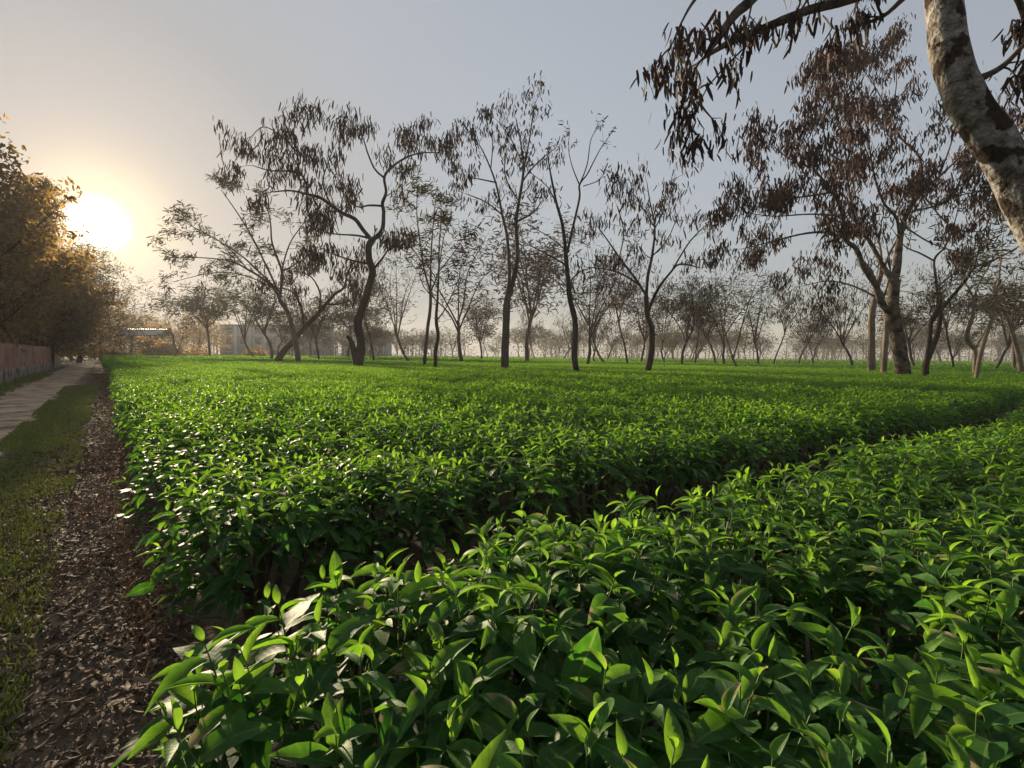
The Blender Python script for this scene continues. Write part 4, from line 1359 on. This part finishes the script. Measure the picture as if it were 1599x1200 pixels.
# shrubs by the shed
def shrub(px, Y, h, rad, seed, label):
    r = random.Random(seed); g = np.random.default_rng(seed)
    p = at(px, 556, Y)
    root = bpy.data.objects.new('shrub', None); C.objects.link(root); root.location = (p.x, p.y, 0)
    props(root, label=label, cat='shrub')
    mb, tips = MB(), []
    for k in range(14):
        a = r.uniform(0, 6.28)
        grow_twig(mb, r, Vector((0, 0, -0.05)), Vector((math.cos(a) * rad / h, math.sin(a) * rad / h, 0.9)), h * r.uniform(0.7, 1.0), 0.03, tips, 1)
    link('stems', mb.mesh('stems', BD), root, kind='stuff')
    link('foliage', pods_mesh('foliage', tips, r, 6, 0.3, 0.14, M['broad'], 'broad', 0.35), root, kind='stuff')
shrub(243, 84, 3.2, 2.4, 501, 'rounded shrub in front of the shed posts')
shrub(258, 80, 2.6, 1.8, 502, 'smaller shrub right of the shed')
shrub(305, 88, 2.2, 2.4, 503, 'low shrub between the shed and the pale building')
shrub(400, 100, 2.2, 3.0, 504, 'low bushy shrub at the foot of the pale building')
shrub(150, 98, 2.6, 3.5, 506, 'hazy low bush closing the far end of the track')
shrub(115, 92, 2.8, 3.5, 507, 'hazy low bush at the far end of the wall')
shrub(185, 110, 3.0, 4.0, 508, 'hazy low bush left of the shed')
shrub(172, 75, 1.6, 1.6, 505, 'low shrub where the track meets the end of the tea')

# ------------------------------------------------------------------ boundary wall
wroot = bpy.data.objects.new('boundary_wall', None); C.objects.link(wroot)
wroot.location = uv2w(0, -3.75); wroot.rotation_euler = (0, 0, uvrot())
props(wroot, label='weathered pink boundary wall along the left of the track', cat='wall')
# local x = v, local y = u
def wall_panel(name, y0, y1, x0, x1, z0, z1, mat, amp=0.012):
    ny, nz = max(2, int((y1 - y0) / 0.35)), 5
    V, Q = [], []
    for sx in (x0, x1):
        for j in range(ny + 1):
            for k in range(nz + 1):
                y = y0 + (y1 - y0) * j / ny; z = z0 + (z1 - z0) * k / nz
                top = 0.025 * noise.noise(Vector((y * 0.7, 3, 1))) * (k == nz)
                V.append((sx + amp * noise.noise(Vector((y, z * 2, sx))), y, z + top))
    W = nz + 1; off = (ny + 1) * W
    for j in range(ny):
        for k in range(nz):
            a = j * W + k
            Q.append((off + a, off + a + W, off + a + W + 1, off + a + 1)); Q.append((a, a + 1, a + W + 1, a + W))
        a = j * W + nz; Q.append((a, off + a, off + a + W, a + W))
    for j in (0, ny):
        for k in range(nz):
            a = j * W + k; Q.append((a, off + a, off + a + 1, a + 1))
    return link(name, mesh_from(name, V, Q, mat, smooth=False), wroot)
y = -6.0
while y < 68:
    wall_panel('panel', y, y + 3.94, -0.11, 0.11, 0.60, 1.80, M['wall'])
    wall_panel('plinth', y, y + 3.97, -0.16, 0.17, -0.1, 0.60, M['plinth'], 0.02)
    mb = MB(); mb.box((-0.15, y + 3.90, -0.1), (0.155, y + 4.16, 1.84)); link('pier', mb.mesh('pier', M['wall'], False), wroot)
    y += 4.2

# ------------------------------------------------------------------ shed and building
def b_obj(name, boxes, mat, parent):
    mb = MB()
    for lo, hi in boxes: mb.box(lo, hi)
    return link(name, mb.mesh(name, mat, False), parent)


p = at(231, 556, 92)
shed = bpy.data.objects.new('open_shed', None); C.objects.link(shed); shed.location = (p.x, 92, 0)
props(shed, label='open farm shed with a long grey tin roof at the end of the track', cat='shed')
mb = MB()
# ridged roof, long axis x
hw, z0, z1 = 3.6, 4.55, 5.7
nx = 36
V, Q = [], []
for i in range(nx + 1):
    x = -hw + 2 * hw * i / nx
    zc = 0.03 * math.cos(i * math.pi)
    for (yy, zz) in ((-2.6, z0), (0, z1), (2.6, z0)):
        V.append((x, yy, zz + zc))
for i in range(nx):
    for k in range(2):
        a = i * 3 + k; Q.append((a, a + 1, a + 4, a + 3))
link('roof', mesh_from('roof', V, Q, M['tin'], smooth=False), shed)
for x in (-3.2, -1.1, 1.1, 3.2):
    for yy in (-2.2, 2.2):
        b_obj('post', [((x - 0.12, yy - 0.12, -0.1), (x + 0.12, yy + 0.12, 4.62))], M['timber'], shed)
b_obj('back_wall', [((-3.2, 2.0, -0.1), (3.2, 2.07, 3.0))], M['concrete'], shed)
b_obj('beam', [((-3.5, -2.3, 4.42), (3.5, -2.1, 4.57))], M['timber'], shed)


def building(px0, px1, Y, top, label, seed, storeys=3, mat=M['render'], rot=0.0):
    x0, x1 = at(px0, 556, Y).x, at(px1, 556, Y).x
    H = at((px0 + px1) / 2, top, Y).z
    Wd = x1 - x0
    root = bpy.data.objects.new('apartment_block', None); C.objects.link(root); root.location = (x0, Y, 0); root.rotation_euler = (0, 0, rot)
    props(root, label=label, cat='building')
    sh = H / storeys
    bay = 4.4
    nb = max(2, int(round(Wd / bay))); bay = Wd / nb
    r = random.Random(seed)
    b_obj('wall', [((0, 0.6, -0.1), (Wd, 10, H))], mat, root)
    for i in range(nb + 1):
        xx = min(i * bay, Wd)
        b_obj('pilaster', [((xx - 0.35, 0.05, -0.1), (xx + 0.35, 0.598, H - 0.05))], M['render2'] if i % 2 else M['render'], root)
    for s_ in range(storeys):
        b_obj('floor_band', [((0.36, 0.30, s_ * sh + sh * 0.93), (Wd - 0.36, 0.597, s_ * sh + sh * 1.0))], M['concrete'], root)
        for i in range(nb):
            cx_ = (i + 0.5) * bay
            w = b_obj('window', [((cx_ - 0.95, 0.50, s_ * sh + sh * 0.30), (cx_ + 0.95, 0.594, s_ * sh + sh * 0.80))], M['concrete'], root)
            for q in (-1, 1):
                b_obj('pane', [((cx_ + q * 0.45 - 0.4, 0.46, s_ * sh + sh * 0.33), (cx_ + q * 0.45 + 0.4, 0.497, s_ * sh + sh * 0.77))], M['glass'], w)
            b_obj('sunshade', [((cx_ - 1.15, -0.1, s_ * sh + sh * 0.81), (cx_ + 1.15, 0.592, s_ * sh + sh * 0.86))], M['concrete'], root)
    b_obj('roof', [((-0.5, 0.02, H), (Wd + 0.5, 10.4, H + 0.35))], M['concrete'], root)
    for q in range(max(2, nb // 3)):
        xx = (q + 0.5) * Wd / max(2, nb // 3) + r.uniform(-1, 1)
        b_obj('roof_tank', [((xx - 1.1, 3, H + 0.352), (xx + 1.1, 5, H + 2.0))], M['concrete'], root)


building(345, 505, 165, 509, 'pale three-storey apartment block behind the left-hand trees', 1)
building(535, 602, 200, 518, 'second hazy apartment block behind the S-curved tree', 2, mat=M['render2'])


# ------------------------------------------------------------------ grass, litter and dried weeds beside the tea
def stuff_blades(name, n, ur, vr, hr, wr, mat, label, cat, seed, density_noise=None, lean=0.35, zbase=0.0, upow=2.0):
    g = np.random.default_rng(seed)
    u_ = ur[0] + (ur[1] - ur[0]) * g.random(n) ** upow
    v_ = g.uniform(vr[0], vr[1], n)
    if density_noise:
        k = np.array([noise.noise(Vector((a * density_noise[0], b * density_noise[0] * 1.5, seed))) for a, b in zip(u_, v_)])
        ed = np.minimum(v_ - vr[0], vr[1] - v_) / (0.5 * (vr[1] - vr[0]))
        k = k - 0.55 * np.maximum(0, ur[0] + 1.3 - u_)
        sel = k + 0.5 * ed - 0.25 > density_noise[1] + g.normal(0, 0.2, n)
        u_, v_ = u_[sel], v_[sel]; n = len(u_)
    P = np.array([UX.x, UX.y, 0])[None] * u_[:, None] + np.array([VX.x, VX.y, 0])[None] * v_[:, None]
    P[:, 2] = zbase
    th = g.uniform(0, 6.28, n)
    D = np.stack([np.cos(th) * lean, np.sin(th) * lean, np.ones(n)], 1) + g.normal(0, 0.25, (n, 3))
    D[:, 2] = np.abs(D[:, 2]) + 0.1
    S = g.uniform(hr[0], hr[1], n) * (1 + 0.03 * u_)
    A = frames(P, D, S, g.uniform(0, 6.28, n), up=(0.3, 0.9, 0.2))
    w = wr
    t = (np.array([(-w, 0, 0), (w, 0, 0), (-w * 0.8, 0.55, 0.06), (w * 0.8, 0.55, 0.06), (-w * .1, 1, 0.2), (w * .1, 1, 0.2)]), np.array([(0, 1, 3, 2), (2, 3, 5, 4)]), np.full((6, 2), 0.5))
    V, Q, U, TT = scatter([t], np.zeros(n, int), A, g.beta(1.5, 1.8, n))
    return link(name, mesh_from(name, V, Q, mat, tone=TT, uv=U), kind='stuff', label=label, cat=cat)


stuff_blades('grass', 150000, (1.7, 28), (-1.35, -0.30), (0.018, 0.05), 0.11, M['grass'], 'short worn grass strip between the dirt track and the tea', 'grass', 31, (1.3, -0.16))
stuff_blades('verge_grass', 14000, (6, 45), (-3.6, -2.6), (0.03, 0.10), 0.10, M['grass'], 'sparse dull grass at the foot of the pink wall', 'grass', 32, (0.8, 0.02))
stuff_blades('dried_weeds', 20000, (2.6, 32), (-0.26, 0.42), (0.02, 0.085), 0.03, M['weed'], 'rusty brown dried weeds along the edge of the tea', 'weeds', 33, (1.6, 0.0), lean=0.8, upow=2.4)


def litter(name, n, ur, vr, label, seed, size=(0.03, 0.085), upow=1.5):
    g = np.random.default_rng(seed)
    u_ = ur[0] + (ur[1] - ur[0]) * g.random(n) ** upow
    v_ = g.uniform(vr[0], vr[1], n)
    P = np.array([UX.x, UX.y, 0])[None] * u_[:, None] + np.array([VX.x, VX.y, 0])[None] * v_[:, None]
    P[:, 2] = g.uniform(0.006, 0.035, n)
    th = g.uniform(0, 6.28, n)
    D = np.stack([np.cos(th), np.sin(th), g.normal(0, 0.22, n)], 1)
    S = g.uniform(*size, n)
    A = frames(P, D, S, g.normal(0, 0.5, n))
    W = g.integers(0, 3, n)
    temps = [leaf_template(4, 0.5, 0.5, 0.36), leaf_template(4, -0.4, -0.3, 0.26), leaf_template(4, 0.9, 0.2, 0.18)]
    V, Q, U, TT = scatter(temps, W, A, g.beta(1.1, 2.6, n))
    return link(name, mesh_from(name, V, Q, M['litter'], tone=TT, uv=U), kind='stuff', label=label, cat='leaf litter')


litter('leaf_litter', 20000, (-0.3, 10), (-1.15, 0.34), 'dark dead leaves littering the bare soil at the tea edge', 41)
litter('scattered_litter', 7000, (8, 45), (-0.75, 0.35), 'thin scatter of dead leaves further along the tea edge', 43, size=(0.05, 0.12), upow=1.6)
litter('drain_litter', 4000, (0.6, 2.6), (0.0, 5.0), 'dead leaves lying under and between the nearest tea bushes', 42, upow=1.0)

# a few dropped twigs on the litter
for k, (px, py, L, lab) in enumerate([
        (172, 1090, 0.16, 'forked pale twig lying on the dead leaves at lower left'),
        (95, 1010, 0.22, 'thin bent twig lying across the litter left of the forked one'),
        (215, 905, 0.26, 'long curved twig on the litter below the dried weeds'),
        (60, 1130, 0.15, 'short dark twig in the bottom left corner')]):
    p = on_plane(px, py, 0.03)
    r = random.Random(k + 5)
    mb = MB()
    a = r.uniform(0, 6.28)
    d = Vector((math.cos(a), math.sin(a), 0))
    s_ = Vector((-d.y, d.x, 0))
    pts = [d * (L * (t - 0.5)) + s_ * 0.03 * math.sin(t * 4 + k) + Vector((0, 0, 0.012 * math.sin(t * 5))) for t in (0, .25, .5, .75, 1)]
    mb.tube(pts, [0.006, 0.0055, 0.005, 0.004, 0.002], 5)
    mb.tube([pts[2], pts[2] + d * L * 0.15 + s_ * 0.05 + Vector((0, 0, 0.015)), pts[2] + d * L * 0.32 + s_ * 0.07], [0.004, 0.003, 0.0015], 5)
    link('twig', mb.mesh('twig', M['wood']), label=lab, cat='twig', loc=p, group='fallen twigs')

# ------------------------------------------------------------------ haze
mb = MB(); mb.box((-350, -350, -1.0), (350, 350, 20.0))
mh, hn, hl = new_mat('haze')
ho = hn.new('ShaderNodeOutputMaterial')
pv = hn.new('ShaderNodeVolumePrincipled')
pv.inputs['Color'].default_value = (0.74, 0.72, 0.71, 1)
pv.inputs['Density'].default_value = 0.0010
pv.inputs['Anisotropy'].default_value = 0.12
hl.new(pv.outputs[0], ho.inputs['Volume'])
hz = link('haze', mb.mesh('haze', mh, False), kind='stuff', label='pale dusty evening haze over the whole garden', cat='haze')
print('leaf objects', n_leaf, 'bushes', len(vis_near), 'R', R_IND)
